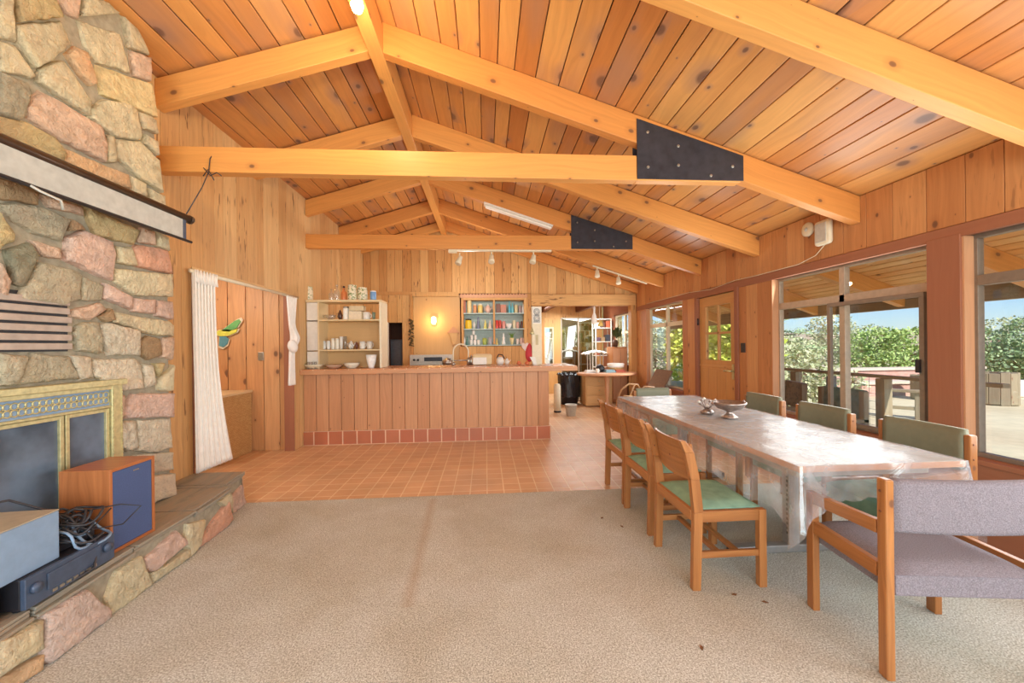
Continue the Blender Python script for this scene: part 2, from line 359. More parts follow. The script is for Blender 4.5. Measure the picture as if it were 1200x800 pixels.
# left wall
mb = MB(); kw = dict(w=(.12, .2), seed=3)
boards(mb, (XL, 0, 0), (0, 1, 0), (1, 0, 0), YF, 3.46, 0, 3.46, **kw)
boards(mb, (XL, 0, 0), (0, 1, 0), (1, 0, 0), 3.46, 5.2, 2.04, 3.46, w=(.12, .2), seed=4)
boards(mb, (XL, 0, 0), (0, 1, 0), (1, 0, 0), 5.2, YB, 0, 3.46, w=(.12, .2), seed=5)
wl = struct('wall_left', mb, MAT['wallL'], bevel=.003)
mb = MB().bb((XL-.12, YF, 0), (XL-.023, 3.46, 3.46)).bb((XL-.12, 3.46, 2.04), (XL-.023, 5.2, 3.46)).bb((XL-.12, 5.2, 0), (XL-.023, YB+.2, 3.46))
struct('core', mb, MAT['groove'], wl)
mb = MB(); mb.bb((XL-.12, 5.185, 0), (XL+.004, 5.2, 2.04)).bb((XL-.12, 3.46, 0), (XL+.004, 3.475, 2.04))
struct('trim_1', mb, MAT['trimR'], bevel=.003); struct('trim_10', MB().bb((XL-.12, 3.46, 2.025), (XL+.006, 5.2, 2.045)), MAT['wallL'])
mb = MB(); mb.bb((XL, 3.0, 0.006), (XL+.018, 3.46, .09)).bb((XL, YF, .006), (XL+.018, 0.2, .09)); struct('baseboard_left', mb, MAT['wallL'], bevel=.003)
# alcove behind the curtains
mb = MB(); boards(mb, (0, 5.25, 0), (1, 0, 0), (0, -1, 0), -4.2, XL-.12, 0, 2.3, w=(.19, .25), seed=8, gap=.008)
wa = struct('wall_alcove', mb, MAT['alcove'], bevel=.003)
struct('core', MB().bb((-4.2, 5.273, 0), (XL-.12, 5.3, 2.3)), MAT['groove'], wa)
struct('wall_alcove_side', MB().bb((-4.3, 2.9, 0), (-4.2, 5.3, 2.3)).bb((-4.2, 2.9, 0), (XL-.12, 3.0, 2.3)), MAT['cream'])
struct('ceiling_alcove', MB().bb((-4.3, 2.9, 2.3), (XL-.12, 5.3, 2.36)), MAT['ceil'])
# ceiling planks
mb = MB(); rnd = random.Random(11)
def slope(xa, za, xb, zb, y0, y1, rnd, mb, wr=(.14, .2), flip=1, g=.0035):
    L = math.hypot(xb-xa, zb-za); dx, dz = (xb-xa)/L, (zb-za)/L; s = 0
    while s < L-.002:
        e = min(s+rnd.uniform(*wr), L)
        if L-e < .05: e = L
        a, b = s+g, e-g; n = Vector((-dz, 0, dx))*.03*flip
        A = Vector((xa+dx*a, y0, za+dz*a)); B = Vector((xa+dx*b, y0, za+dz*b)); Y = Vector((0, y1-y0, 0))
        mb.hexa([A, B, B+Y, A+Y, A+n, B+n, B+Y+n, A+Y+n], col=(rnd.random(),)*3, long=1); s = e
slope(RX, RZ, XR+.02, 2.61-.0066, YF, YB+.02, rnd, mb); slope(XL-.05, 3.415, RX, RZ, YF, YB+.02, rnd, mb)
ce = struct('ceiling', mb, MAT['ceil'], bevel=.005)
mb = MB()
mb.hexa([(RX, YF, RZ+.035), (XR+.1, YF, 2.61+.002), (XR+.1, YB+.1, 2.61+.002), (RX, YB+.1, RZ+.035), (RX, YF, RZ+.15), (XR+.1, YF, 2.72), (XR+.1, YB+.1, 2.72), (RX, YB+.1, RZ+.15)])
mb.hexa([(XL-.12, YF, 3.46), (RX, YF, RZ+.035), (RX, YB+.1, RZ+.035), (XL-.12, YB+.1, 3.46), (XL-.12, YF, 3.6), (RX, YF, RZ+.15), (RX, YB+.1, RZ+.15), (XL-.12, YB+.1, 3.6)])
struct('roof_deck', mb, MAT['groove'], ce)
# right wall
mb = MB(); bw = dict(w=(.19, .24))
G = lambda a, b, z0, z1, sd, **k: boards(mb, (XR, 0, 0), (0, 1, 0), (-1, 0, 0), a, b, z0, z1, seed=sd, **{**bw, **k})
G(YF, YB, 2.14, 2.60, 21); G(4.15, 4.72, 0, 2.14, 22); G(5.74, 6.12, 0, 2.14, 23); G(YF, 0.1, 0, 2.14, 25); G(7.57, YB, 0, 2.14, 26)
wr = struct('wall_right', mb, MAT['wallR'], bevel=.003)
mb = MB()
for a, b, z0, z1 in ((YF, YR, 2.07, 2.6), (YF, .1, 0, 2.07), (2.4, 2.6, 0, 2.07), (4.15, 4.72, 0, 2.07), (5.74, 6.12, 0, 2.07), (7.57, 8.3, 0, 2.07), (9.6, YR, 0, 2.07), (.1, 2.4, 0, .53), (2.6, 4.15, 0, .53), (6.12, 7.57, 0, .53), (8.3, 9.6, 0, .85)):
    mb.bb((XR+.023, a, z0), (XR+.12, b, z1))
struct('core', mb, MAT['trimR'], wr)
mb = MB(); mb.bb((XR-.012, YF, 2.05), (XR+.03, YB, 2.135)).bb((XR-.02, 2.40, .53), (XR+.03, 2.60, 2.07)).bb((XR-.01, .1, 0.006), (XR+.03, 4.15, .53)).bb((XR-.01, 6.12, 0), (XR+.03, 7.57, .53))
mb.bb((XR-.022, 0.1, .52), (XR+.12, 2.4, .555)).bb((XR-.022, 2.6, .52), (XR+.12, 4.15, .555)).bb((XR-.022, 6.12, .52), (XR+.12, 7.57, .555))
struct('trim_2', mb, MAT['trimR'], bevel=.003)
mb = MB()
for a in (2.395, 2.605, 4.145, 6.125, 7.565): mb.bb((XR-.004, a-.006, .555), (XR+.12, a+.006, 2.05))
struct('trim_3', mb, MAT['jamb'])
# windows
def pane(root, a, b, z0, z1, x=XR+.09): struct('pane', MB().bb((x, a, z0), (x+.005, b, z1)), MAT['glass'], root)
def fr(mb, a, b, z0, z1, x=XR+.07, d=.05, t=.03): mb.bb((x, a, z0), (x+d, b, z0+t)).bb((x, a, z1-t), (x+d, b, z1)).bb((x, a, z0+t), (x+d, a+t, z1-t)).bb((x, b-t, z0+t), (x+d, b, z1-t))
r = sroot('window_1'); mb = MB(); fr(mb, .1, 2.4, .555, 2.06); mb.bb((XR+.065, .13, 1.71), (XR+.125, 2.37, 1.78)); struct('window_frame', mb, MAT['alud'], r, bevel=.003); pane(r, .12, 2.38, .57, 2.04)
r = sroot('window_2'); mb = MB(); fr(mb, 2.6, 4.15, .555, 2.06); mb.bb((XR+.065, 2.63, 1.71), (XR+.125, 4.12, 1.78)).bb((XR+.065, 3.33, .58), (XR+.12, 3.385, 2.04)); struct('window_frame', mb, MAT['alu'], r, bevel=.003); pane(r, 2.62, 4.13, .57, 2.04)
mb = MB(); fr(mb, 2.66, 3.48, .58, 1.71, XR+.03, .03, .035); s = struct('sliding_sash', mb, MAT['alud'], r, bevel=.003); struct('sash_latch', MB().bb((XR+.015, 2.68, 1.1), (XR+.03, 2.71, 1.2)), MAT['black'], s)
r = sroot('window_3'); mb = MB(); fr(mb, 6.12, 7.57, .555, 2.06); mb.bb((XR+.065, 6.15, 1.66), (XR+.125, 7.54, 1.73)).bb((XR+.065, 6.80, .58), (XR+.12, 6.85, 2.04)); struct('window_frame', mb, MAT['cream'], r, bevel=.003); pane(r, 6.14, 7.55, .57, 2.04)
r = sroot('window_4'); mb = MB(); fr(mb, 8.3, 9.6, .87, 2.06); mb.bb((XR+.065, 8.93, .9), (XR+.12, 8.98, 2.04)).bb((XR+.065, 8.33, 1.6), (XR+.12, 9.57, 1.65)); struct('window_frame', mb, MAT['cream'], r); pane(r, 8.32, 9.58, .89, 2.04)
# the door with four lights
r = sroot('door_1', (XR, 5.23, 0)); mb = MB()
for a, b, z0, z1 in ((-.43, .43, .01, 1.10), (-.43, .43, 1.88, 2.02), (-.43, -.31, 1.10, 1.88), (.27, .43, 1.10, 1.88)): mb.bb((.02, a, z0), (.065, b, z1))
mb.bb((.025, -.31, 1.47), (.06, .27, 1.5)).bb((.025, -.035, 1.1), (.06, -.005, 1.88)).bb((.012, -.43, 1.00), (.02, .43, 1.03))
for a in (-.40, -.2, 0.0, .2): mb.bb((.014, a, .12), (.02, a+.19, .98))
dl = struct('door_leaf', mb, MAT['door'], r, bevel=.003); struct('pane', MB().bb((.04, -.31, 1.1), (.045, .27, 1.88)), MAT['glass'], dl)
mb = MB().bb((.0, -.40, .86), (.02, -.355, 1.06)).cyl((.0, -.375, .97), (-.05, -.375, .97), .012).tube([(-.05, -.375, .97), (-.052, -.33, .975), (-.05, -.26, .965)], .011); struct('door_handle', mb, MAT['brass'], r)
mb = MB().cyl((-.005, .435, 1.62), (-.005, .435, 1.72), .012).cyl((-.005, .435, .3), (-.005, .435, .4), .012); struct('hinge', mb, MAT['black'], r)
mb = MB(); mb.bb((-.02, -.51, 0), (.12, -.44, 2.08)).bb((-.02, .44, 0), (.12, .51, 2.08)).bb((-.02, -.44, 2.03), (.12, .44, 2.08)); struct('door_frame', mb, MAT['trimR'], r, bevel=.003)
# back gable wall and kitchen wall
mb = MB(); B = lambda a, b, z0, z1, sd, w=(.15, .2), y=YB: boards(mb, (0, y, 0), (1, 0, 0), (0, -1, 0), a, b, z0, z1, w=w, seed=sd)
B(XL, RX, 2.44, lambda x: ztopL(x)-.0, 31); B(RX, .97, 2.44, ztopR, 32); B(.97, XR, 2.40, ztopR, 33)
B(XL, -2.0, 0, 2.44, 34); B(-2.0, -1.72, 1.84, 2.44, 35); B(-1.72, -1.5, 0, 2.44, 36); B(-.55, .97, 0, 1.33, 37)
wb = struct('wall_back', mb, MAT['wallB'], bevel=.003)
mb = MB(); mb.hexa([(XL, YB+.023, 2.44), (RX, YB+.023, 2.44), (RX, YB+.14, 2.44), (XL, YB+.14, 2.44), (XL, YB+.023, 3.45), (RX, YB+.023, 3.95), (RX, YB+.14, 3.95), (XL, YB+.14, 3.45)])
mb.hexa([(RX, YB+.023, 2.42), (XR, YB+.023, 2.42), (XR, YB+.14, 2.42), (RX, YB+.14, 2.42), (RX, YB+.023, 3.95), (XR, YB+.023, 2.6), (XR, YB+.14, 2.6), (RX, YB+.14, 3.95)])
mb.bb((-1.5, YB+.30, 0), (.97, YB+.34, 2.44)).bb((XL, YB+.023, 0), (-2.0, YB+.14, 2.44)).bb((-2.0, YB+.023, 1.84), (-1.72, YB+.14, 2.44)).bb((-1.72, YB+.023, 0), (-1.5, YB+.34, 2.44)).bb((-.55, YB+.023, 0), (.97, YB+.29, 1.33)).bb((.97, YB+.023, 0), (1.0, YB+.34, 2.4))
struct('core', mb, MAT['groove'], wb)
struct('wall_kitchen_recess', MB().bb((-1.5, YB+.05, .0), (-.53, YB+.09, 2.44)), MAT['tan'])
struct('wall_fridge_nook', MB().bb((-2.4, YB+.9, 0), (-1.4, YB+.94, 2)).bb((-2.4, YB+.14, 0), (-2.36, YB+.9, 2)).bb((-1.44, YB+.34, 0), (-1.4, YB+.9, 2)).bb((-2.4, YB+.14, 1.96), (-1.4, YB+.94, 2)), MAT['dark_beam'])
mb = MB()          # scalloped valance trim
def scallop(mb, x0, x1, z, y, h=.05, n=None):
    n = n or int((x1-x0)/.06); s = (x1-x0)/n; poly = [(x0, h), (x0, 0)]
    for i in range(n):
        for k in range(1, 7): a = PI*k/6; poly.append((x0+s*i+s/2-math.cos(a)*s/2, -math.sin(a)*s*.4))
    poly.append((x1, h)); T = Matrix.Translation((0, y, z)) @ Matrix.Rotation(PI/2, 4, 'X'); mb.prism(poly, 0, .02, T)
scallop(mb, -2.45, -1.55, 2.43, YB-.003); scallop(mb, -1.55, -.55, 2.40, YB-.003, .07)
mb.bb((-1.55, YB-.03, .9), (-1.5, YB+.05, 2.44)); struct('trim_4', mb, MAT['wallB'])
struct('trim_5', MB().bb((.97, YB-.05, 2.18), (XR-.01, YB+.16, 2.41)), MAT['wallB'], bevel=.004)
struct('trim_6', MB().bb((XR-.12, YB-.04, 0), (XR-.001, YB+.14, 2.18)), MAT['wallB'], bevel=.004)
# breakfast room beyond
mb = MB(); boards(mb, (0, YR, 0), (1, 0, 0), (0, -1, 0), 1.0, XR, 2.09, 2.42, w=(.15, .2), seed=41)
boards(mb, (0, YR, 0), (1, 0, 0), (0, -1, 0), 1.0, 1.62, 0, 2.09, w=(.15, .2), seed=42); boards(mb, (0, YR, 0), (1, 0, 0), (0, -1, 0), 1.88, 2.08, 0, 2.09, w=(.2, .2), seed=43); boards(mb, (0, YR, 0), (1, 0, 0), (0, -1, 0), 3.08, XR, 0, 2.09, w=(.2, .2), seed=44)
mb.bb((1.62, YR, 0), (1.88, YR+.03, .7)).bb((1.62, YR, 1.83), (1.88, YR+.03, 2.09)); struct('wall_breakfast', mb, MAT['wallB'])
struct('wall_breakfast_side', MB().bb((.97, YB+.34, 0), (1.0, YR, 2.42)), MAT['wallB'])
struct('ceiling_breakfast', MB().bb((.9, YB+.16, 2.40), (XR+.12, YR+.1, 2.46)), MAT['ceil'])
mb = MB().bb((1.55, YB+.2, 2.24), (1.65, YR, 2.4)); struct('trim_7', mb, MAT['dark_beam']); struct('trim_8', MB().bb((2.50, YB+.2, 2.24), (2.60, YR, 2.4)), MAT['dark_beam'])
r = sroot('window_5'); mb = MB().bb((1.62, YR, .7), (1.65, YR+.04, 1.83)).bb((1.85, YR, .7), (1.88, YR+.04, 1.83)).bb((1.65, YR, 1.5), (1.85, YR+.04, 1.53)).bb((1.65, YR, .7), (1.85, YR+.04, .73)).bb((1.65, YR, 1.8), (1.85, YR+.04, 1.83)); struct('window_frame', mb, MAT['cream'], r); struct('pane', MB().bb((1.65, YR+.02, .73), (1.85, YR+.025, 1.8)), MAT['glass'], r)
r = sroot('door_2'); mb = MB()
for a in (2.08, 2.56, 3.05): mb.bb((a, YR-.01, 0), (a+.03, YR+.04, 2.08))
mb.bb((2.08, YR-.01, 2.06), (3.08, YR+.04, 2.09)); struct('door_frame', mb, MAT['alu'], r); struct('pane', MB().bb((2.11, YR+.02, 0), (3.05, YR+.025, 2.06)), glassy('tinted_glass', (.62, .60, .42, 1), .25), r)
struct('wall_slider_backdrop', MB().bb((2.05, YR+1.6, -.2), (4.4, YR+1.7, 2.6)).bb((2.35, YR+1.55, .6), (2.6, YR+1.6, 1.9), mat=1), [plain('olive_backdrop', '#8a7c4a', .8), plain('window_reflection_paint', '#b4bc8c', .8)])  # olive wall added to darken the glass; pale block imitates a window reflection
# wall behind the camera, with a window band assumed for the fill light
mb = MB(); mb.bb((XL-.1, YF-.12, 0), (XR+.1, YF, .4)).bb((XL-.1, YF-.12, 2.9), (XR+.1, YF, 4.1)).bb((XL-.1, YF-.12, .4), (-2.2, YF, 2.9)).bb((2.9, YF-.12, .4), (XR+.1, YF, 2.9)); struct('wall_front', mb, MAT['wallR'])
# ---------------------------------------------------------------- roof beams
YT = [0.70, 1.93, 3.15, 4.375, 5.60, 6.825, 8.0]
nm = ['nearest', 'second nearest', 'third', 'fourth', 'fifth', 'sixth', 'farthest']
where = ['overhead at the top right of the photo', 'crossing the top right corner above the near window', 'joined to the nearer tie beam', 'between the two tie beams', 'joined to the farther tie beam', 'carrying the small track light near the kitchen', 'against the back gable wall']
W = .085
for i, y in enumerate(YT):
    d = .25 if i < 6 else .2
    a = Vector((RX+.05, 0, RZ-.01)); b = Vector((XR-.002, 0, 2.60))
    mb = MB().hexa([(a.x, y-W/2, a.z-d), (b.x, y-W/2, b.z-d+.02), (b.x, y+W/2, b.z-d+.02), (a.x, y+W/2, a.z-d), (a.x, y-W/2, a.z-.006), (b.x, y-W/2, b.z-.003), (b.x, y+W/2, b.z-.003), (a.x, y+W/2, a.z-.006)], long=0)
    tag(mb.build('roof_rafter', MAT['beam'], bevel=.004), 'right-hand sloping orange rafter %s' % where[i], 'rafter', 'roof rafters')
    mb = MB().hexa([(XL+.002, y-W/2, 3.42-d+.02), (RX-.05, y-W/2, RZ-d), (RX-.05, y+W/2, RZ-d), (XL+.002, y+W/2, 3.42-d+.02), (XL+.002, y-W/2, 3.405), (RX-.05, y-W/2, RZ-.03), (RX-.05, y+W/2, RZ-.03), (XL+.002, y+W/2, 3.405)], long=0)
    if i > 0 or True: tag(mb.build('roof_rafter', MAT['beam'], bevel=.004), 'left-hand sloping rafter on the stone chimney side, %s' % where[i].replace('crossing the top right corner above the near window', 'just in front of the bare ceiling bulb').replace('overhead at the top right of the photo', 'overhead by the chimney top'), 'rafter', 'roof rafters')
tag(MB().bb((RX-.055, YF, 3.66), (RX+.055, YB, 3.895)).build('ridge_beam', MAT['beam'], bevel=.004), 'long ridge beam running down the middle of the wooden ceiling', 'ridge beam')
for y, lab in ((3.15, 'nearer'), (5.60, 'farther')):
    t = thing('tie_beam', '%s horizontal tie beam with a black steel joint plate at its right end' % lab, 'beam', (0, y, -.035 if y < 4 else 0), 0, 'tie beams')
    MB().hexa([(XL+.002, -W/2, 2.735), (1.27, -W/2, 2.735), (1.27, W/2, 2.735), (XL+.002, W/2, 2.735), (XL+.002, -W/2, 2.93), (1.27, -W/2, 2.94), (1.27, W/2, 2.94), (XL+.002, W/2, 2.93)], long=0).bb((1.27, -W/2+.001, 2.735), (2.17, W/2-.001, 2.76)).build('timber', MAT['beam'], t, bevel=.004)
    pl = [(1.27, 2.745), (2.19, 2.745), (2.19, 2.955), (1.27, 3.245)]
    T = Matrix.Translation((0, -W/2, 0)) @ Matrix.Rotation(PI/2, 4, 'X'); p = MB().prism(pl, 0, .008, T).build('joint_plate', MAT['steel'], t, bevel=.001); p['label'] = 'black steel joint plate with bolts'
    MB().prism(pl, 0, .008, Matrix.Translation((0, W/2+.008, 0)) @ Matrix.Rotation(PI/2, 4, 'X')).build('joint_plate', MAT['steel'], t)
    for x, z in ((1.36, 3.13), (1.36, 2.84), (1.62, 3.02), (1.62, 2.86), (1.9, 2.78), (2.09, 2.86)):
        MB().lathe([(.013, 0), (.013, .008), (.008, .012), (0.001, .012)], 6, Matrix.Translation((x, -W/2-.008, z)) @ Matrix.Rotation(PI/2, 4, 'X'), smooth=False).build('bolt', MAT['bolt'], p)
STONES=[["c",[[1.992,3.045],[2.039,3.079],[2.054,2.875],[1.99,2.832]]],["t",[[2.059,3.098],[2.21,3.245],[2.259,3.159],[2.072,2.978]]],["p",[[2.235,3.258],[2.378,3.398],[2.348,3.225],[2.294,3.208]]],["c",[[2.397,3.406],[2.53,3.475],[2.602,3.475],[2.376,3.259]]],["c",[[1.99,2.808],[2.047,2.84],[2.136,2.756],[2.12,2.727],[1.989,2.677]]],["c",[[2.065,2.951],[2.272,3.146],[2.31,3.05],[2.191,2.862],[2.14,2.802],[2.071,2.863]]],["c",[[2.155,2.778],[2.186,2.841],[2.274,2.928],[2.414,2.796],[2.394,2.709],[2.246,2.718],[2.158,2.727]]],["o",[[2.292,2.974],[2.337,3.056],[2.398,3.069],[2.44,2.919],[2.415,2.892],[2.368,2.909]]],["c",[[2.362,3.222],[2.6,3.342],[2.662,3.142],[2.457,3.058],[2.398,3.104]]],["p",[[2.682,3.296],[2.824,3.358],[2.829,3.202],[2.699,3.151]]],["c",[[2.631,3.475],[2.716,3.475],[2.791,3.403],[2.804,3.366],[2.664,3.31]]],["y",[[2.467,3.045],[2.829,3.184],[2.854,2.967],[2.491,2.886],[2.466,2.978]]],["g",[[1.989,2.665],[2.105,2.691],[2.116,2.655],[2.1,2.528],[2.075,2.492],[1.987,2.473]]],["p",[[2.112,2.578],[2.165,2.687],[2.221,2.697],[2.463,2.679],[2.498,2.585],[2.487,2.486],[2.265,2.487],[2.119,2.517]]],["c",[[2.414,2.751],[2.507,2.865],[2.66,2.935],[2.708,2.932],[2.744,2.771],[2.725,2.737],[2.558,2.67],[2.418,2.704]]],["c",[[2.727,2.932],[2.854,2.949],[2.866,2.855],[2.758,2.836]]],["c",[[2.764,2.793],[2.866,2.806],[2.879,2.711],[2.77,2.738]]],["c",[[2.51,2.653],[2.547,2.664],[2.573,2.517],[2.508,2.486]]],["c",[[2.564,2.656],[2.738,2.732],[2.885,2.678],[2.904,2.462],[2.703,2.494],[2.585,2.549]]],["t",[[1.987,2.456],[2.096,2.487],[2.211,2.481],[2.269,2.418],[2.259,2.344],[1.986,2.338]]],["o",[[2.286,2.451],[2.642,2.467],[2.659,2.391],[2.475,2.367],[2.294,2.36]]],["c",[[2.66,2.464],[2.767,2.464],[2.779,2.382],[2.677,2.376]]],["c",[[2.806,2.44],[2.911,2.434],[2.925,2.347],[2.818,2.351]]],["b",[[1.984,2.155],[2.051,2.171],[2.141,2.148],[2.137,2.089],[1.984,2.066]]],["p",[[2.156,2.15],[2.355,2.155],[2.364,2.114],[2.199,2.099]]],["g",[[1.996,2.038],[2.05,2.066],[2.16,2.084],[2.291,2.061],[2.251,1.936],[2.121,1.944],[2.049,1.974]]],["t",[[1.983,1.993],[2.049,1.91],[2.042,1.879],[1.982,1.822]]],["b",[[2.3,2.068],[2.336,2.056],[2.368,2.032],[2.29,2.004]]],["t",[[2.388,2.167],[2.432,2.157],[2.73,2.135],[2.685,2.032],[2.446,2.025],[2.412,2.08]]],["p",[[2.743,2.151],[2.83,2.153],[2.842,2.068],[2.723,2.059]]],["c",[[2.857,2.162],[2.952,2.152],[2.958,2.061],[2.863,2.067]]],["P",[[2.281,1.954],[2.363,2.016],[2.524,2.005],[2.55,1.938],[2.543,1.773],[2.443,1.786],[2.271,1.834]]],["p",[[2.113,1.899],[2.238,1.896],[2.242,1.841],[2.165,1.833]]],["G",[[2.014,1.818],[2.102,1.878],[2.134,1.826],[2.071,1.667],[2.04,1.678]]],["g",[[2.06,1.618],[2.149,1.794],[2.315,1.791],[2.346,1.768],[2.34,1.632],[2.256,1.589],[2.063,1.598]]],["p",[[1.981,1.749],[2.019,1.675],[2.012,1.6],[1.98,1.596]]],["g",[[2.36,1.756],[2.483,1.726],[2.477,1.638],[2.354,1.624]]],["c",[[2.579,1.983],[2.667,2.005],[2.696,1.894],[2.572,1.885]]],["O",[[2.685,1.993],[2.716,2.035],[2.95,2.059],[2.979,1.897],[2.708,1.891]]],["c",[[2.577,1.848],[2.971,1.883],[2.984,1.729],[2.693,1.697],[2.565,1.766]]],["P",[[2.494,1.738],[2.657,1.681],[2.656,1.604],[2.488,1.65]]],["P",[[2.669,1.677],[2.824,1.679],[2.822,1.59],[2.674,1.589]]],["P",[[2.851,1.682],[2.991,1.686],[2.989,1.56],[2.85,1.574]]],["p",[[2.308,1.566],[2.456,1.62],[2.498,1.589],[2.405,1.515],[2.312,1.533]]],["b",[[2.461,1.544],[2.519,1.591],[2.534,1.524],[2.486,1.51]]],["c",[[2.54,1.571],[2.951,1.539],[2.989,1.516],[2.988,1.441],[2.821,1.442],[2.54,1.513]]],["g",[[2.33,1.476],[2.367,1.498],[2.44,1.502],[2.47,1.417],[2.458,1.32],[2.328,1.341],[2.32,1.413]]],["w",[[2.46,1.493],[2.507,1.506],[2.709,1.462],[2.714,1.303],[2.516,1.313],[2.474,1.391]]],["b",[[2.727,1.394],[2.787,1.43],[2.876,1.414],[2.889,1.305],[2.785,1.272],[2.726,1.309]]],["p",[[2.905,1.42],[2.988,1.428],[2.986,1.271],[2.889,1.287]]],["g",[[1.977,1.325],[2.075,1.314],[2.063,1.218],[2.035,1.178],[1.976,1.176]]],["g",[[2.078,1.28],[2.115,1.322],[2.275,1.304],[2.34,1.182],[2.049,1.177]]],["w",[[2.283,1.309],[2.393,1.301],[2.412,1.181],[2.349,1.171]]],["w",[[2.423,1.28],[2.688,1.281],[2.725,1.235],[2.73,1.08],[2.568,1.088],[2.422,1.19]]],["w",[[2.751,1.239],[2.818,1.23],[2.844,1.098],[2.749,1.078]]],["t",[[2.825,1.241],[2.903,1.238],[2.866,1.155]]],["c",[[2.858,1.12],[2.985,1.221],[2.982,1.034],[2.871,1.053]]],["p",[[2.557,1.057],[2.59,1.053],[2.6,0.916],[2.555,0.914]]],["P",[[2.612,0.957],[2.667,1.048],[2.974,1.016],[2.972,0.848],[2.623,0.901]]],["w",[[2.555,0.887],[2.671,0.875],[2.681,0.694],[2.621,0.694],[2.553,0.734]]],["w",[[2.702,0.869],[2.972,0.835],[2.977,0.622],[2.81,0.63],[2.7,0.678]]],["w",[[2.681,0.649],[2.976,0.584],[2.982,0.457],[2.692,0.517]]],["w",[[2.679,0.499],[2.974,0.429],[2.972,0.274],[2.689,0.299]]]]
HSTONES=[["c",[[1.878,0.238],[1.735,0.208],[1.726,0.095],[1.879,0.116]]],["o",[[1.879,0.094],[1.727,0.06],[1.734,0.005],[1.851,0.016],[1.88,0.02]]],["q",[[1.711,0.22],[1.541,0.198],[1.422,0.021],[1.428,-0.018],[1.684,0.011],[1.709,0.038]]],["c",[[1.416,0.089],[1.359,0.182],[1.218,0.169],[1.158,-0.017],[1.398,-0.018]]],["P",[[1.169,0.142],[0.968,0.166],[0.884,0.049],[1.112,0.037],[1.169,0.085]]],["c",[[1.132,0.034],[0.885,0.006],[0.877,-0.047],[1.139,-0.029]]],["c",[[0.874,0.158],[0.691,0.099],[0.766,-0.024],[0.861,-0.05],[0.884,0.065]]],["O",[[0.654,0.034],[0.445,0.11],[0.391,-0.043],[0.449,-0.105],[0.749,-0.062]]],["c",[[0.552,0.161],[0.387,0.162],[0.33,0.021],[0.378,0.016]]],["P",[[0.304,0.129],[0.035,0.166],[-0.006,0.005],[0.281,0.006]]]]
# ---------------------------------------------------------------- stone chimney
SC = {'c': '#d6cbab', 'o': '#d9b892', 'p': '#d8bba4', 'P': '#dcbfb0', 'O': '#dcab92', 'y': '#e2cf9f', 'g': '#b5ad96', 'G': '#9c9a84', 't': '#c9b68a', 'b': '#b09574', 'w': '#d6cdb8', 'q': '#dcc6ba'}
rs = random.Random(5)
def rough_stone(mb, poly, col, place, h=.035, inset=.012):
    """a quarry-faced stone: outline resampled, jittered, rounded shoulders, lumpy face; place(a, b, height) -> 3D"""
    c0 = H(SC[col])[:3]; k = rs.uniform(1.02, 1.2); c0 = tuple(x*k for x in c0)
    A = sum(poly[i][0]*poly[(i+1) % len(poly)][1]-poly[(i+1) % len(poly)][0]*poly[i][1] for i in range(len(poly)))
    if A < 0: poly = poly[::-1]
    pts = []
    for i in range(len(poly)):
        p, q = poly[i], poly[(i+1) % len(poly)]; L = math.dist(p, q); n = max(1, int(L/.035))
        for j in range(n): t = j/n; pts.append([p[0]+(q[0]-p[0])*t, p[1]+(q[1]-p[1])*t])
    n = len(pts)
    for _ in range(0): pts = [[(pts[i-1][a]+4*pts[i][a]+pts[(i+1) % n][a])/6 for a in (0, 1)] for i in range(n)]
    pts = [[p[0]+rs.uniform(-.004, .004), p[1]+rs.uniform(-.004, .004)] for p in pts]
    cx = sum(p[0] for p in pts)/n; cy = sum(p[1] for p in pts)/n; hh = h*rs.uniform(.75, 1.25)
    tx, ty = rs.uniform(-.08, .08), rs.uniform(-.08, .08)
    V = []; rings = [(1.075, -.01), (1.04, hh*.5), (.985, hh*.85), (.86, hh*1.0), (.5, hh*1.04)]
    size = min(max(abs(p[0]-cx) for p in pts), max(abs(p[1]-cy) for p in pts))+.001
    for s, z in rings:
        for p in pts:
            ss = 1-(1-s)*min(1.5, .09/size) if s > .85 else s
            x = cx+(p[0]-cx)*ss; y = cy+(p[1]-cy)*ss
            V.append(place(x, y, z+(rs.uniform(-.0015, .0015)+(x-cx)*tx+(y-cy)*ty if z > 0 else 0)))
    V.append(place(cx, cy, hh*1.02)); F = []
    for r_ in range(len(rings)-1):
        for k2 in range(n): k3 = (k2+1) % n; F.append((r_*n+k2, r_*n+k3, (r_+1)*n+k3, (r_+1)*n+k2))
    b = (len(rings)-1)*n
    for k2 in range(n): F.append((b+k2, b+(k2+1) % n, len(V)-1))
    mb.add(V, F, None, c0, 0, False)
    nf = len(F); mb.sm[-nf:] = [k_ >= 2*n for k_ in range(nf)]
CX = -2.315
edge = [(.285, 2.985), (1.85, 2.985), (2.5, 2.92), (2.96, 2.875), (3.18, 2.84), (3.39, 2.73), (3.52, 2.70)]
t = thing('stone_chimney', 'tall fieldstone chimney breast of cream, pink and grey stones on the left', 'chimney', (0, 0, 0))
outl = [(-1.2, .285)]+[(y-.012, z) for z, y in edge]+[(-1.2, 3.52)]
P = [(-2.496, y, z) for y, z in outl]+[(CX, y, z) for y, z in outl]; n = len(outl)
MB().add([Vector(p) for p in P], [tuple(range(n)), tuple(range(2*n-1, n-1, -1))]+[(i, n+i, n+(i+1) % n, (i+1) % n) for i in range(n)], None, (.5,)*3).build('mortar_core', MAT['mortar'], t)
mb = MB()
for c, poly in STONES:
    poly = [(a, b+.0) for a, b in poly]; rough_stone(mb, poly, c, lambda a, b, h: Vector((CX+h, a, b)))
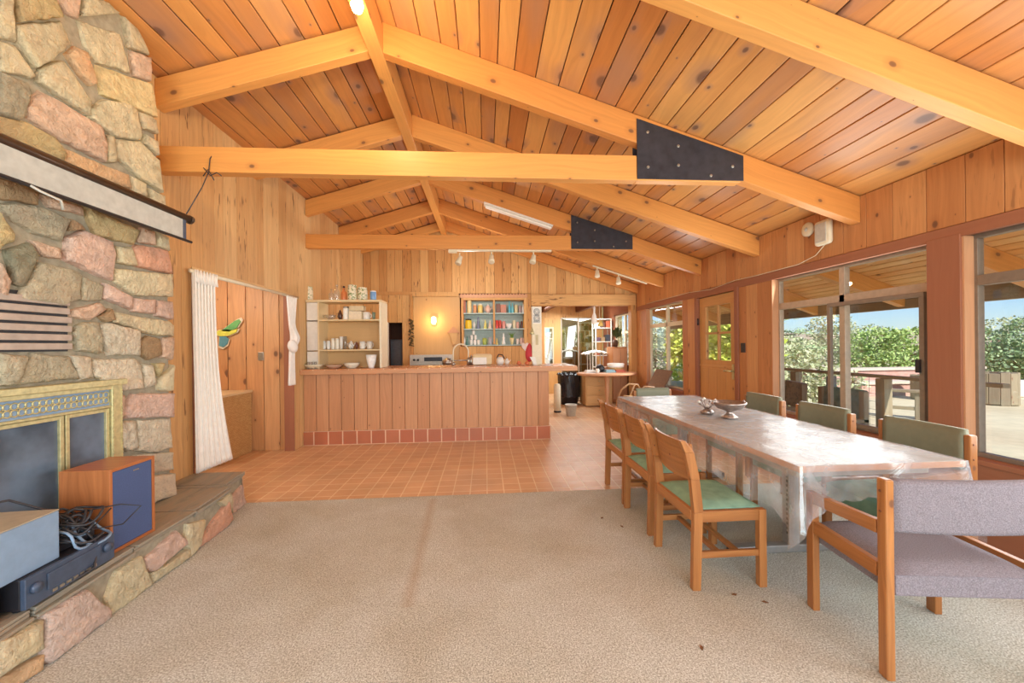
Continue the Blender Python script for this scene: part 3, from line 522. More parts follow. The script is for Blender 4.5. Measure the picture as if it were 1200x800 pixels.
# courses beyond the picture's left edge
yy = 0
zz = 1.2
while zz < 3.45:
    hgt = rs.uniform(.16, .3); y = 1.93
    while y > -1.15:
        wd = rs.uniform(.22, .48); a = max(y-wd, -1.18)
        pl = [(a+.012, zz+.012+rs.uniform(0, .02)), (y-.012, zz+.012), (y-.012-rs.uniform(0, .03), zz+hgt-.012), (a+.012+rs.uniform(0, .03), zz+hgt-.012)]
        if not (zz+hgt > 1.3 and zz < 1.62 and y > 1.0): rough_stone(mb, pl, rs.choice('cptgwb'), lambda a, b, h: Vector((CX+h, a, b)))
        y = a
    zz += hgt
for k in range(14):   # low courses left of the firebox and right-hand return
    z0 = .3+.22*(k % 4); a = -1.15+.5*(k//4); 
    if a+.45 < 1.2: rough_stone(mb, [(a+.01, z0), (a+.48, z0), (a+.48, z0+.2), (a+.01, z0+.2)], rs.choice('cptgw'), lambda a, b, h: Vector((CX+h, a, b)))
st = mb.build('stone', MAT['stone'], t); st['kind'] = 'stuff'
mb = MB()
for k in range(6):
    z = 1.345+k*.048; mb.bb((CX-.01, 1.3, z), (CX+.03, 2.295-rs.uniform(0, .012), z+.034))
MB().bb((CX+.0, 1.3, 1.335), (CX+.008, 2.29, 1.64)).build('vent_recess', MAT['black'], t); mb.build('vent_slat', MAT['slat'], t, bevel=.004)
# hearth
P0 = Vector((-2.08, 3.45)); D = Vector((.1234, -.99236)); Nn = Vector((.99236, .1234))
def hoff(d):
    T = [(0, 0), (.33, 0), (.37, .085), (.8, .07), (1.2, .03), (1.8, 0), (4.6, 0)]
    for (a, x), (b, y) in zip(T, T[1:]):
        if d <= b: return x+(y-x)*(d-a)/(b-a)
    return 0
def hp(d, z, h=0): p = P0+D*d+Nn*(hoff(max(d, 0))+h); return Vector((p.x, p.y, z))
t = thing('stone_hearth', 'raised stone hearth ledge with slate top along the chimney foot', 'hearth')
ds = [0, .33, .37, .8, 1.2, 1.8, 2.4, 3.0, 3.6, 4.2]
front = [hp(d, 0, -.02) for d in ds]; back = [(XL+.003, P0.y), (XL+.003, P0.y-4.2)]
poly = [(p.x, p.y) for p in front]+[(XL+.003, front[-1].y), (XL+.003, P0.y-.012)]
MB().prism(poly, .007, .235).build('mortar_core', MAT['mortar'], t)
mb = MB()
for c, pl in HSTONES:
    q = []
    for d, z in pl:
        z2 = z+hoff(d)*.9; q.append((d, min(max(z2, .012), .232)))
    qc = [sum(p[i] for p in q)/len(q) for i in (0, 1)]; q = [(qc[0]+(a-qc[0])*1.06, min(.236, max(.008, qc[1]+(b-qc[1])*1.08))) for a, b in q]; rough_stone(mb, q, c, lambda a, b, h: hp(a, b, h-.02), .03)
for k in range(8): a = 1.9+.28*k; rough_stone(mb, [(a, .02), (a+.26, .02), (a+.26, .22), (a, .22)], rs.choice('cpwo'), lambda a, b, h: hp(a, b, h-.02), .03)
for k in range(2): a = -2.46+.2*k; rough_stone(mb, [(a, .02), (a+.18, .02), (a+.17, .22), (a, .22)], rs.choice('cp'), lambda a, b, h: Vector((a, P0.y-.012+h*.6, b)), .02)
mb.build('stone', MAT['stone'], t)
m, nt, b = newmat('slate_flagstone'); q = N(nt); tc = q.n('ShaderNodeTexCoord'); sp = q.n('ShaderNodeSeparateXYZ'); q.l(tc.outputs['Object'], sp.inputs[0])
vv = q.comb(q.math('MULTIPLY', sp.outputs[0], 16), q.math('MULTIPLY', sp.outputs[1], 3), q.math('MULTIPLY', sp.outputs[2], 60)); nz = q.noise(vv, 1, 5, .65, .5)
at = q.n('ShaderNodeAttribute', attribute_name='col'); c = q.ramp(nz, [(.3, H('#77746a')), (.48, H('#98907e')), (.6, H('#a8927a')), (.75, H('#8a8c88'))])
q.l(q.mix(.25, c, at.outputs[0]), b.inputs['Base Color']); b.inputs['Roughness'].default_value = .7; q.bump(nz, .7, .01, b); MAT['slate'] = m
mb = MB()
cuts = [-.02, .30, .36, .8, 1.25, 1.75, 2.3, 2.9, 3.6, 4.2]
for i in range(len(cuts)-1):
    a, b_ = cuts[i]+.006, cuts[i+1]-.006; col = rs.choice([(.33, .32, .28), (.42, .36, .29), (.36, .36, .33), (.45, .40, .33)])
    for lay in range(3):
        z0 = .235+lay*.016; o_ = .012-rs.uniform(0, .03); Pn = [hp(a, z0, o_), hp((a+b_)/2, z0, o_+rs.uniform(-.01, .01)), hp(b_, z0, o_), Vector((XL+.004, P0.y-b_, z0)), Vector((XL+.004, P0.y-a, z0))]
        if i == 0: Pn[4].y = P0.y+.012; Pn[0].y = P0.y+.012
        mb.prism([(p.x, p.y) for p in Pn], z0, z0+(.014 if lay < 2 else .013), None, col)
mb.build('slate_slab', MAT['slate'], t, bevel=.003)
# brass fireplace doors
FX = -2.268
t = thing('fireplace_doors', 'brass-framed fireplace glass doors with a stamped frieze set in the chimney', 'fireplace doors')
Y1, Y0, ZT = 2.565, 1.28, 1.16
mb = MB().bb((CX, Y0-.02, ZT-.035), (FX+.02, Y1+.012, ZT)).bb((CX, Y1-.068, .281), (FX, Y1, ZT-.035)).bb((CX, Y0, .281), (FX, Y0+.068, ZT-.035))
mb.bb((CX, Y0+.068, ZT-.06), (FX, Y1-.068, ZT-.035)).bb((CX, Y0+.068, ZT-.17), (FX-.004, Y1-.068, ZT-.155)).build('frame', MAT['brass'], t, bevel=.003)
for k in range(44):
    z = .3+k*.0185
    if k == 0: mb = MB()
    for y in (Y1-.008, Y1-.06): mb.box((FX+.001, y, z), (.006, .007, .011))
mb.build('beading', MAT['brass'], t)
MB().bb((CX, Y0+.068, ZT-.155), (FX-.018, Y1-.068, ZT-.06)).build('frieze_panel', MAT['bluegrey'], t)
mb = MB(); y = Y0+.085
while y < Y1-.08:
    T = Matrix.Translation((FX-.016, y, ZT-.107)) @ Matrix.Rotation(PI/2, 4, 'Y')
    for r_, dz in ((.017, .017), (.017, -.017)): mb.tube([T @ Vector((dz+r_*math.cos(a), r_*math.sin(a), 0)) for a in [PI*2*k/8 for k in range(8)]], .004, 4, closed=True)
    y += .03
mb.build('frieze_ornament', MAT['brass'], t)
ys = [Y1-.068, 2.245, 1.925, 1.6, Y0+.068]
for i in range(4):
    a, b_ = ys[i+1]+.004, ys[i]-.004; mb = MB()
    mb.bb((CX+.01, a, .30), (FX-.012, a+.02, ZT-.172)).bb((CX+.01, b_-.02, .30), (FX-.012, b_, ZT-.172)).bb((CX+.01, a+.02, ZT-.192), (FX-.012, b_-.02, ZT-.172)).bb((CX+.01, a+.02, .30), (FX-.012, b_-.02, .32))
    o = mb.build('door_frame', MAT['brass'], t, bevel=.002); MB().bb((CX+.012, a+.02, .32), (FX-.026, b_-.02, ZT-.192)).build('glass_pane', MAT['fireglass'], o)
MB().bb((CX-.0, Y0, .281), (CX+.011, Y1, ZT-.17)).build('firebox_opening', MAT['black'], t)
# projector screen
t = thing('projection_screen', 'pull-down white projection screen in a dark tube hanging before the chimney', 'screen')
sx = -2.15
MB().cyl((sx, .3, 2.285), (sx, 2.955, 2.285), .028, 12).cyl((sx, 2.955, 2.285), (sx, 2.975, 2.285), .031, 12).build('case', plain('dark_brown_case', '#4a3a30', .3, .3), t)
MB().bb((sx+.012, .32, 2.125), (sx+.015, 2.90, 2.27)).build('screen_fabric', plain('grey_screen_cloth', '#b9bcb8', .6), t)
MB().bb((sx+.0115, 2.88, 2.125), (sx+.0158, 2.91, 2.27)).build('edge_band', MAT['recv'], t)
MB().cyl((sx+.013, .3, 2.12), (sx+.013, 2.96, 2.12), .010, 8).build('bottom_bar', MAT['black'], t)
MB().tube([(sx+.02, 1.96, 2.118), (sx+.04, 1.98, 2.10), (sx+.04, 2.07, 2.09), (sx+.03, 2.09, 2.05)], .006, 6).build('pull_handle', MAT['greyw'], t)
MB().tube([(sx, 2.93, 2.31), (-2.12, 3.05, 2.56), (-2.10, 3.09, 2.69), (-2.095, 3.10, 2.80), (-2.07, 3.15, 2.91)], .004, 5).tube([(-2.13, 3.08, 2.72), (-2.08, 3.08, 2.66), (-2.04, 3.09, 2.69), (-2.0, 3.08, 2.66)], .004, 5).tube([(-2.14, 3.09, 2.66), (-2.10, 3.085, 2.71), (-2.06, 3.09, 2.63)], .004, 5).build('hanging_cord', MAT['cable'], t)
MB().tube([(sx, .70, 2.31), (-2.1, .7, 2.8), (-2.1, .7, 3.31)], .004, 5).build('hanging_cord', MAT['cable'], t)
# electronics on the hearth
HZ = .2815
t = thing('loudspeaker', 'wood-veneer bookshelf loudspeaker with navy grille on the stone hearth', 'speaker', (-2.055, 2.248, HZ))
mb = MB(); mb.bb((-.125, -.135, 0), (.118, -.118, .44)).bb((-.125, .118, 0), (.118, .135, .44)).bb((-.125, -.118, 0), (.118, .118, .017)).bb((-.125, -.118, .423), (.118, .118, .44)).bb((-.125, -.118, .017), (-.11, .118, .423)).build('cabinet', MAT['speaker'], t, bevel=.002)
MB().bb((.10, -.117, .018), (.116, .117, .422)).build('grille', MAT['grille'], t, bevel=.004); MB().bb((.1165, .0, .392), (.1175, .035, .399)).build('name_badge', MAT['bolt'], t)
t = thing('stereo_receiver', 'slate-blue and black stereo receiver lying on the hearth under a blue box', 'receiver', (-2.06, 1.865, HZ), .06)
MB().bb((-.2, -.2, 0.012), (.17, .2, .135)).build('case', MAT['black'], t, bevel=.004)
mb = MB(); mb.bb((.17, -.2, .012), (.19, .2, .135)).bb((.19, -.12, .045), (.196, .12, .115)).build('front_panel', MAT['recv'], t, bevel=.004)
for k, y in enumerate((-.165, .155)): MB().lathe([(.022, 0), (.020, .016), (0.001, .017)], 14, Matrix.Translation((.19, y, .085)) @ Matrix.Rotation(PI/2, 4, 'Y')).build('knob', MAT['recv'], t)
mb = MB()
for k in range(7): mb.bb((.19, -.1+.03*k, .024), (.194, -.08+.03*k, .036))
mb.build('button_row', MAT['bolt'], t)
for a, b_ in ((-.17, -.17), (.14, -.17), (-.17, .17), (.14, .17)): MB().cyl((a, b_, 0), (a, b_, .012), .02, 10).build('foot', MAT['black'], t)
t = thing('blue_grey_box', 'plain blue-grey metal equipment box stacked on the receiver at the left edge', 'box', (-2.04, 1.60, HZ+.1365), .06)
MB().bb((-.17, -.27, 0), (.15, .24, .21)).build('housing', MAT['bluegrey'], t, bevel=.005); MB().bb((-.17, -.27, .2105), (.15, .24, .216)).build('lid', plain('beige_lid', '#b5ab98', .5), t, bevel=.002)
tag(MB().bb((-2.2, 1.2, HZ), (-1.9, 1.62, HZ+.12)).build('amplifier', MAT['black'], bevel=.005), 'black amplifier under the blue-grey box at the photo edge', 'amplifier')
t = thing('cable_tangle', 'tangle of black audio cables heaped on the receiver beside the loudspeaker', 'cables')
for k in range(16):
    c = Vector((-2.0+rs.uniform(-.06, .08), 1.97+rs.uniform(-.05, .05), HZ+.19+rs.uniform(-.03, .08))); r_ = rs.uniform(.035, .08); e = Euler((rs.uniform(-.7, .7), rs.uniform(-.3, .9), 0)).to_matrix()
    MB().tube([c+e @ Vector((r_*math.cos(a)*1.1, r_*math.sin(a), .012*math.sin(3*a))) for a in [2*PI*j/18 for j in range(18)]], .006, 5, closed=True).build('cable_loop', MAT['cable'] if k % 7 else MAT['bluegrey'], t)
MB().tube([(-2.12, 1.62, .66), (-2.1, 1.72, .70), (-2.08, 1.82, .69), (-2.03, 1.92, .60), (-1.95, 1.98, .5), (-1.89, 2.0, .4), (-1.86, 1.95, .31), (-1.87, 1.85, .3)], .005, 6).build('loose_cable', MAT['cable'], t)
MB().tube([(-1.93, 2.02, .56), (-1.87, 2.1, .55), (-1.86, 2.2, .5), (-1.88, 2.12, .44), (-1.92, 2.0, .47), (-1.9, 2.08, .54)], .0035, 5).build('loose_cable', MAT['cable'], t)
MB().bb((-2.18, 1.88, HZ+.137), (-1.95, 2.05, HZ+.17)).build('tuner_box', MAT['black'], t, bevel=.004)
MB().lathe([(.0, 0), (.075, .0), (.08, .012), (.05, .03), (.02, .034)], 20, Matrix.Translation((-2.03, 1.96, HZ+.19)) @ Matrix.Rotation(.7, 4, 'Y')).build('cable_reel', MAT['black'], t)
# ---------------------------------------------------------------- curtains, hamper, alcove things
tag(MB().cyl((XL+.045, 3.38, 1.995), (XL+.045, 5.22, 1.995), .018, 8).build('curtain_rod', MAT['cream']), 'thin cream curtain rod over the alcove opening on the left wall', 'curtain rod')
def curtain(fn, rows, cols, label, parts=None):
    V = []; F = []
    for i in range(rows+1):
        for j in range(cols+1): V.append(Vector(fn(i/rows, j/cols)))
    for i in range(rows):
        for j in range(cols): a = i*(cols+1)+j; F.append((a, a+1, a+cols+2, a+cols+1))
    t = thing('curtain', label, 'curtain'); MB().add(V, F, None, (.5,)*3, 0, True).build('panel', MAT['curtain'], t, thick=.004); return t
def cl(i, j):   # long left curtain, swept over the hearth end
    z = 1.995-i*1.70; wd = .26+.17*i**2.2; y0 = 3.40-.01*i; ph = j*PI*2*7
    return (XL+.05+.024*math.sin(ph)*(1-.2*i)+.02*i+.05*max(0, i-.5)*j, y0+wd*j+.012*math.sin(ph*2), z+.012*math.sin(ph)*(i > .98))
t = curtain(cl, 40, 90, 'long white muslin curtain hanging to the hearth at the alcove opening')
mb = MB()
for k in range(22): mb.tube([(XL+.07+.012*math.sin(k*2), 3.405+k*.0125, 2.01), (XL+.075, 3.407+k*.0125, 1.90)], .006, 5)
mb.build('ruffle_heading', MAT['curtain'], t)
def cr2(i, j):  # short right curtain, knotted
    z = 1.99-i*1.12; kn = math.exp(-((i-.47)/.10)**2); wd = (.30*(1-i*1.1) if i < .45 else .10+.12*(i-.45)) if True else 0
    wd = max(.07, .27*(1-i/.5)**.8 if i < .45 else .07+.16*(i-.45)); yc = 5.06-.02*i+.04*kn; ph = j*PI*2*5
    return (XL+.05+(.018+.03*kn)*math.sin(ph)+.02*kn, yc+wd*(j-.5), z)
t = curtain(cr2, 40, 60, 'short white curtain tied in a knot at the right side of the alcove opening')
MB().lathe([(.001, -.09), (.04, -.075), (.062, -.02), (.06, .03), (.035, .075), (.001, .09)], 14, Matrix.Translation((XL+.085, 5.0, 1.36)) @ Matrix.Rotation(.4, 4, 'X')).build('knot', MAT['curtain'], t, sub=1)
m, nt, b = newmat('woven_wicker'); q = N(nt); tc = q.n('ShaderNodeTexCoord'); br = q.n('ShaderNodeTexBrick'); mp = q.n('ShaderNodeMapping'); mp.inputs['Rotation'].default_value = (0, PI/2, PI/2); q.l(tc.outputs['Object'], mp.inputs[0]); q.l(mp.outputs[0], br.inputs[0])
for k, v in (('Scale', 30), ('Mortar Size', .03), ('Brick Width', 1), ('Row Height', .5)): br.inputs[k].default_value = v
br.inputs['Color1'].default_value = H('#d2ab74'); br.inputs['Color2'].default_value = H('#c49a62'); br.inputs['Mortar'].default_value = H('#a37a48'); q.l(br.outputs[0], b.inputs[0]); b.inputs['Roughness'].default_value = .7; MAT['wicker'] = m
t = thing('wicker_chest', 'straw-coloured woven chest standing in the alcove behind the curtain', 'chest', (-3.30, 4.90, 0))
MB().bb((-.27, -.33, 0), (.25, .33, .77)).build('body', MAT['wicker'], t, bevel=.008); MB().bb((-.28, -.34, .77), (.26, .34, .80)).build('lid', MAT['shelf'], t, bevel=.004)
t = thing('hummingbird_decoration', 'painted green, yellow and blue hummingbird cut-out on the alcove boards', 'wall decoration', (-3.36, 5.225, 1.55))
T = Matrix.Rotation(PI/2, 4, 'X')
cut = [('wing', [(-.05, .02), (.0, .06), (.12, .15), (.17, .17), (.19, .14), (.14, .06), (.05, .01)], '#6fb56a'), ('body', [(-.13, -.02), (-.08, .03), (.02, .04), (.1, .03), (.15, .045), (.13, .0), (.04, -.04), (-.06, -.05)], '#e0e05a'), ('tail', [(-.07, -.05), (0, -.05), (.04, -.08), (.02, -.15), (-.03, -.19), (-.08, -.17)], '#5d9aa8')]
for nme, pl, col in cut: MB().prism(pl, 0, .012, T).build(nme, plain('painted_'+nme, col, .4), t); MB().prism([(x*1.12+(.004 if x > 0 else -.004), y*1.14) for x, y in pl], -.005, .0, T @ Matrix.Translation((0, 0, 0))).build(nme+'_border', MAT['cream'], t)
tag(MB().bb((-2.97, 5.235, 1.18), (-2.90, 5.249, 1.29)).build('light_switch', MAT['bolt'], bevel=.003), 'small metal light switch plate on the alcove boards', 'switch')
# ---------------------------------------------------------------- bar counter
t = thing('bar_counter', 'long board-fronted kitchen bar with terracotta tile top and plinth', 'counter', (0, 5.45, 0))
mb = MB(); boards(mb, (0, 0, 0), (1, 0, 0), (0, -1, 0), XL+.003, .90, .19, 1.0, w=(.165, .175), seed=51, gap=.006); mb.build('front_boards', MAT['bar'], t, bevel=.003)
MB().bb((XL+.003, .023, 0), (.90, .62, 1.0)).build('carcass', MAT['bar'], t)
tt = tilemat('plinth_tile', '#c07a5a', '#b86e50', '#e8c4a8', .1925, .010, .35)
tt.node_tree.nodes['Brick Texture'].inputs['Mortar Size'].default_value = .009
mp = tt.node_tree.nodes.new('ShaderNodeMapping'); mp.inputs['Rotation'].default_value = (PI/2, 0, 0); mp.inputs['Location'].default_value = (.05, 0.0, 0); tc = [x for x in tt.node_tree.nodes if x.type == 'TEX_COORD'][0]
tt.node_tree.links.new(tc.outputs['Object'], mp.inputs[0]); tt.node_tree.links.new(mp.outputs[0], tt.node_tree.nodes['Brick Texture'].inputs['Vector'])
MB().bb((XL+.003, -.016, 0), (.915, .02, .19)).build('tile_plinth', tt, t, bevel=.002)
tc2 = tilemat('counter_tile', '#cf8e62', '#d69a70', '#ecd2ae', .155, .005, .25)
MB().bb((XL+.003, -.10, 1.0), (-.9, .66, 1.045)).bb((-.9, -.10, 1.0), (1.29, .66, 1.045)).build('tile_top', tc2, t, bevel=.006)
MB().bb((XL+.003, -.105, .975), (1.295, -.098, 1.03)).build('edge_trim', MAT['bar'], t, bevel=.002)
BT = 1.046
# open shelf unit on the bar
t = thing('open_shelf_unit', 'cream open shelf unit standing on the left end of the bar', 'shelf', (0, 5.52, BT))
mb = MB(); mb.bb((-2.49, 0, .93), (-1.46, .32, .96)).build('top_board', MAT['shelf'], t, bevel=.003)
MB().bb((-1.49, 0, 0), (-1.46, .34, .93)).build('side_panel', MAT['cream'], t, bevel=.003); MB().bb((-2.33, 0.0, 0), (-2.31, .32, .93)).build('divider', MAT['shelf'], t)
for z in (.245, .665): MB().bb((-2.31, .0, z), (-1.49, .32, z+.02)).build('shelf_board', MAT['shelf'], t, bevel=.002)
MB().bb((-2.31, .31, 0), (-1.49, .325, .665)).build('back_panel', MAT['tan'], t)
MB().bb((-2.485, .02, .0), (-2.33, .3, .24)).bb((-2.485, .02, .255), (-2.33, .3, .66)).bb((-2.485, .02, .675), (-2.33, .3, .925)).build('white_side_cupboard', MAT['white'], t, bevel=.004)
# ---------------------------------------------------------------- small vessels
CM = {}
def cm(col, rough=.3):
    k = (col, rough)
    if k not in CM: CM[k] = plain('ceramic_'+col.strip('#'), col, rough, 0, .5, .08, 30)
    return CM[k]
def spotted(base, dots, sc=70):
    m, nt, b = newmat('patterned_'+base.strip('#')); q = N(nt); tc = q.n('ShaderNodeTexCoord'); n = q.noise(tc.outputs['Object'], sc, 2); c = q.ramp(n, [(.52, H(base)), (.58, H(dots))]); q.l(c, b.inputs[0]); b.inputs['Roughness'].default_value = .35; return m
FLORAL = spotted('#efe6cc', '#86995a', 42); SPOT = spotted('#f0ece2', '#6a6a70', 90)
def vessel(kind, x, y, z, w, h, mat, label, cat, group, mat2=None):
    r = w/2; t = thing(kind, label, cat, (x, y, z), 0, group)
    if kind in ('jar', 'canister', 'storage_tin'):
        MB().lathe([(r*.92, 0), (r, h*.05), (r, h*.8), (r*.85, h*.86)], 16).build('body', mat, t); MB().lathe([(r*.9, h*.86), (r*.92, h*.96), (r*.3, h), (.001, h)], 16).build('lid', mat2 or mat, t)
    elif kind == 'bottle':
        MB().lathe([(r*.95, 0), (r, h*.05), (r, h*.55), (r*.4, h*.72), (r*.35, h*.9)], 14).build('body', mat, t); MB().lathe([(r*.42, h*.9), (r*.42, h), (.001, h)], 10).build('cap', mat2 or MAT['black'], t)
    elif kind in ('mug', 'cup'):
        MB().lathe([(r*.8, 0), (r*.95, h*.1), (r, h), (r*.9, h), (r*.85, h*.12), (.001, h*.1)], 16).build('body', mat, t); MB().tube([(r*.95, 0, h*.8), (r*1.35, 0, h*.7), (r*1.35, 0, h*.4), (r*.95, 0, h*.25)], r*.12, 6).build('handle', mat, t)
    elif kind in ('bowl', 'planter'):
        MB().lathe([(r*.5, 0), (r*.55, h*.08), (r*.85, h*.5), (r, h), (r*.93, h), (r*.78, h*.5), (.001, h*.15)], 20).build('body', mat, t)
    elif kind == 'drinking_glass':
        MB().lathe([(r*.8, 0), (r, h), (r*.94, h), (r*.74, h*.06), (.001, h*.06)], 14).build('body', mat, t)
    elif kind == 'wine_glass':
        MB().lathe([(r*.8, 0), (r*.8, .003), (.004, .01), (.004, h*.5), (r*.7, h*.6), (r, h*.8), (r*.85, h), (r*.82, h), (r*.95, h*.8), (.001, h*.56)], 14).build('body', mat, t)
    elif kind in ('figurine',):
        MB().lathe([(r*.9, 0), (r, h*.1), (r*.6, h*.45), (r*.75, h*.6), (r*.3, h*.7), (r*.42, h*.85), (.001, h)], 12).build('body', mat, t)
    elif kind in ('box', 'book_box'):
        MB().bb((-r, -r*.7, 0), (r, r*.7, h)).build('body', mat, t, bevel=.003)
    elif kind in ('teapot', 'jug'):
        MB().lathe([(r*.55, 0), (r*.95, h*.25), (r, h*.5), (r*.6, h*.8), (r*.5, h*.82)], 16).build('body', mat, t); MB().lathe([(r*.55, h*.8), (r*.3, h*.92), (.001, h)], 12).build('lid', mat2 or mat, t)
        MB().tube([(r*.9, 0, h*.35), (r*1.4, 0, h*.6), (r*1.5, 0, h*.75)], r*.14, 6).build('spout', mat, t); MB().tube([(-r*.8, 0, h*.7), (-r*1.4, 0, h*.65), (-r*1.3, 0, h*.35), (-r*.9, 0, h*.25)], r*.1, 6).build('handle', mat, t)
    return t
CL = MAT['clear']; SY = 5.68
def px2x(px, Y): return ((px-600)/450.*math.cos(TH)+math.sin(TH))*Y/(math.cos(TH)-(px-600)/450.*math.sin(TH))
def row(items, Y, z, px2m, group):
    for kind, a, b_, hpx, mat, lab, cat, *m2 in items:
        xa, xb = px2x(a, Y), px2x(b_, Y); vessel(kind, (xa+xb)/2, Y, z, (xb-xa)*1.03, hpx*px2m, mat, lab, cat, group, *m2)
s = .0124
row([('box', 352, 355, 16, cm('#a5522e', .6), 'reddish-brown box at the left end of the shelf unit top', 'box'), ('canister', 356, 367, 17, FLORAL, 'large floral tin on the left end of the shelf unit top', 'canister'),
     ('bottle', 386, 392, 14, CL, 'clear glass bottle, left of the pair atop the shelf unit', 'bottle', CL), ('bottle', 392, 399, 19, CL, 'taller clear glass bottle in the middle atop the shelf unit', 'bottle', CL),
     ('bottle', 400.5, 407, 17, cm('#d9824e'), 'orange bottle with black cap atop the shelf unit', 'bottle', MAT['black']), ('canister', 408.5, 419, 19, FLORAL, 'tall floral canister right of the orange bottle', 'canister'), ('canister', 420, 431, 16, FLORAL, 'shorter floral canister beside the blue jar', 'canister'), ('jar', 434.5, 441.5, 12, cm('#7ba7d8'), 'pale blue jar at the right end of the shelf unit top', 'jar', cm('#e8eef2'))], SY, BT+.961, s, 'things on top of the shelf unit')
row([('box', 364, 368, 4, cm('#8a2f24'), 'small dark red box on the upper shelf of the unit', 'box'), ('bowl', 369, 381, 6, CL, 'left clear glass baking bowl on the upper shelf', 'bowl'), ('bowl', 382, 394, 6, CL, 'right clear glass baking bowl on the upper shelf', 'bowl'),
     ('jug', 396.5, 401.5, 12, cm('#553326'), 'dark brown coffee jug on the upper shelf', 'jug', MAT['black']), ('jar', 402.5, 409.5, 16, cm('#f2eee6'), 'tall white jar on the upper shelf', 'jar', MAT['bolt']), ('box', 411, 425, 10, cm('#ecdcc0', .6), 'wide cream box lying on the upper shelf', 'box'), ('cup', 426, 434, 9, cm('#fbf8f2'), 'large white cup on the upper shelf', 'cup'), ('drinking_glass', 436.5, 440.5, 9, cm('#93a08a'), 'greenish glass at the right end of the upper shelf', 'glass')], SY, BT+.686, s, 'things on the upper shelf of the unit')
tag(MB().bb((px2x(411, SY), SY-.05, BT+.686+.13), (px2x(428, SY), SY+.06, BT+.686+.2)).build('biscuit_tin', cm('#dcc8a4', .5), bevel=.004), 'tan tin stacked on the cream box on the upper shelf', 'tin', 'things on the upper shelf of the unit')
row([('wine_glass', 371, 377, 17, CL, 'wine glass at the left end of the middle shelf', 'glass'), ('cup', 378, 382, 10, cm('#dcdcd6'), 'grey-white beaker beside the wine glass', 'cup'), ('cup', 383, 387, 10, cm('#f0f0ea'), 'white beaker, second on the middle shelf', 'cup'), ('storage_tin', 388, 392.5, 13, cm('#ece6d6'), 'cream spice tin left of its twin on the middle shelf', 'tin'), ('storage_tin', 393, 397.5, 13, cm('#f1ecdc'), 'cream spice tin right of its twin on the middle shelf', 'tin'),
     ('drinking_glass', 398, 402, 15, cm('#efeee8'), 'tall frosted glass in the middle of the shelf', 'glass'), ('drinking_glass', 402.5, 406.5, 15, CL, 'tall clear glass beside the frosted one', 'glass'), ('teapot', 408.5, 414.5, 10, SPOT, 'white teapot with dark spots on the middle shelf', 'teapot'), ('jug', 416.5, 419.5, 9, cm('#6b3a2c'), 'small brown jug on the middle shelf', 'jug'), ('mug', 421.5, 428, 9, cm('#f3efe6'), 'white square-sided mug, left of two on the middle shelf', 'mug'), ('mug', 430, 436.5, 9, cm('#ece7dc'), 'white mug at the right end of the middle shelf', 'mug')], SY, BT+.266, s, 'things on the middle shelf of the unit')
for k in range(3): vessel('drinking_glass', -2.44+.045*k, 5.485, BT, .036, .1, CL, ['clear tumbler before the white cupboard, leftmost', 'clear tumbler before the white cupboard, middle one', 'clear tumbler before the white cupboard, rightmost'][k], 'glass', 'tumblers by the white cupboard')
row([('bowl', 357, 379, 5, cm('#e6d8b8'), 'shallow cream dish at the left on the bar top', 'bowl'), ('bowl', 382, 401, 4, cm('#c9a184'), 'shallow pinkish brown dish in the middle on the bar top', 'bowl'), ('bowl', 403, 421, 6, cm('#ece2cc'), 'wide off-white dish beside the tall white bowl', 'bowl'), ('planter', 429, 441, 15, cm('#f5f3ee'), 'tall white bowl at the right end under the shelves', 'bowl')], 5.56, BT, s, 'dishes on the bar top')
# ---------------------------------------------------------------- hutch with china
HX0, HX1, HZ0, HZ1 = -.50, .87, 1.37, 2.40
t = thing('wall_hutch', 'built-in two-bay hutch with scalloped top and teal back full of china', 'cabinet', (0, YB, 0))
struct('trim_9', MB().bb((HX1+.001, YB-.02, 0), (.968, YB+.2, 2.43)), MAT['wallB'])
m_teal = plain('teal_back', '#b2c0ba', .5)
mb = MB(); mb.bb((HX0, -.03, HZ0-.03), (HX0+.05, .26, HZ1)).bb((HX1-.05, -.03, HZ0-.03), (HX1, .26, HZ1)).bb((HX0+.05, -.03, HZ1-.1), (HX1-.05, .26, HZ1)).bb((.165, -.03, HZ0), (.205, .0, HZ1-.1)); mb.build('frame', MAT['wallB'], t, bevel=.003)
MB().bb((HX0+.05, .24, HZ0-.03), (HX1-.05, .255, HZ1-.1)).build('back_panel', m_teal, t)
mb = MB(); scallop(mb, HX0-.02, HX1+.02, HZ1, -.035, .0001, 20)
poly = [(HX0-.02, -.0), (HX1+.02, 0)]
n_ = 22; s_ = (HX1-HX0+.04)/n_
for i in range(n_):
    for k in range(1, 7): a = PI*k/6; poly.append((HX1+.02-s_*i-s_/2+math.cos(a)*s_/2, .05+math.sin(a)*s_*.5))
mb = MB(); mb.prism(poly, 0, .02, Matrix.Translation((0, -.032, HZ1-.055)) @ Matrix.Rotation(PI/2, 4, 'X')); mb.build('scalloped_trim', MAT['jamb'], t)
for z in (HZ0-.03, 1.68, 2.01): MB().bb((HX0+.05, -.02, z), (HX1-.05, .24, z+.02)).build('shelf_board', cm('#b9cdca', .5), t)
HY = YB+.06; s = .0178
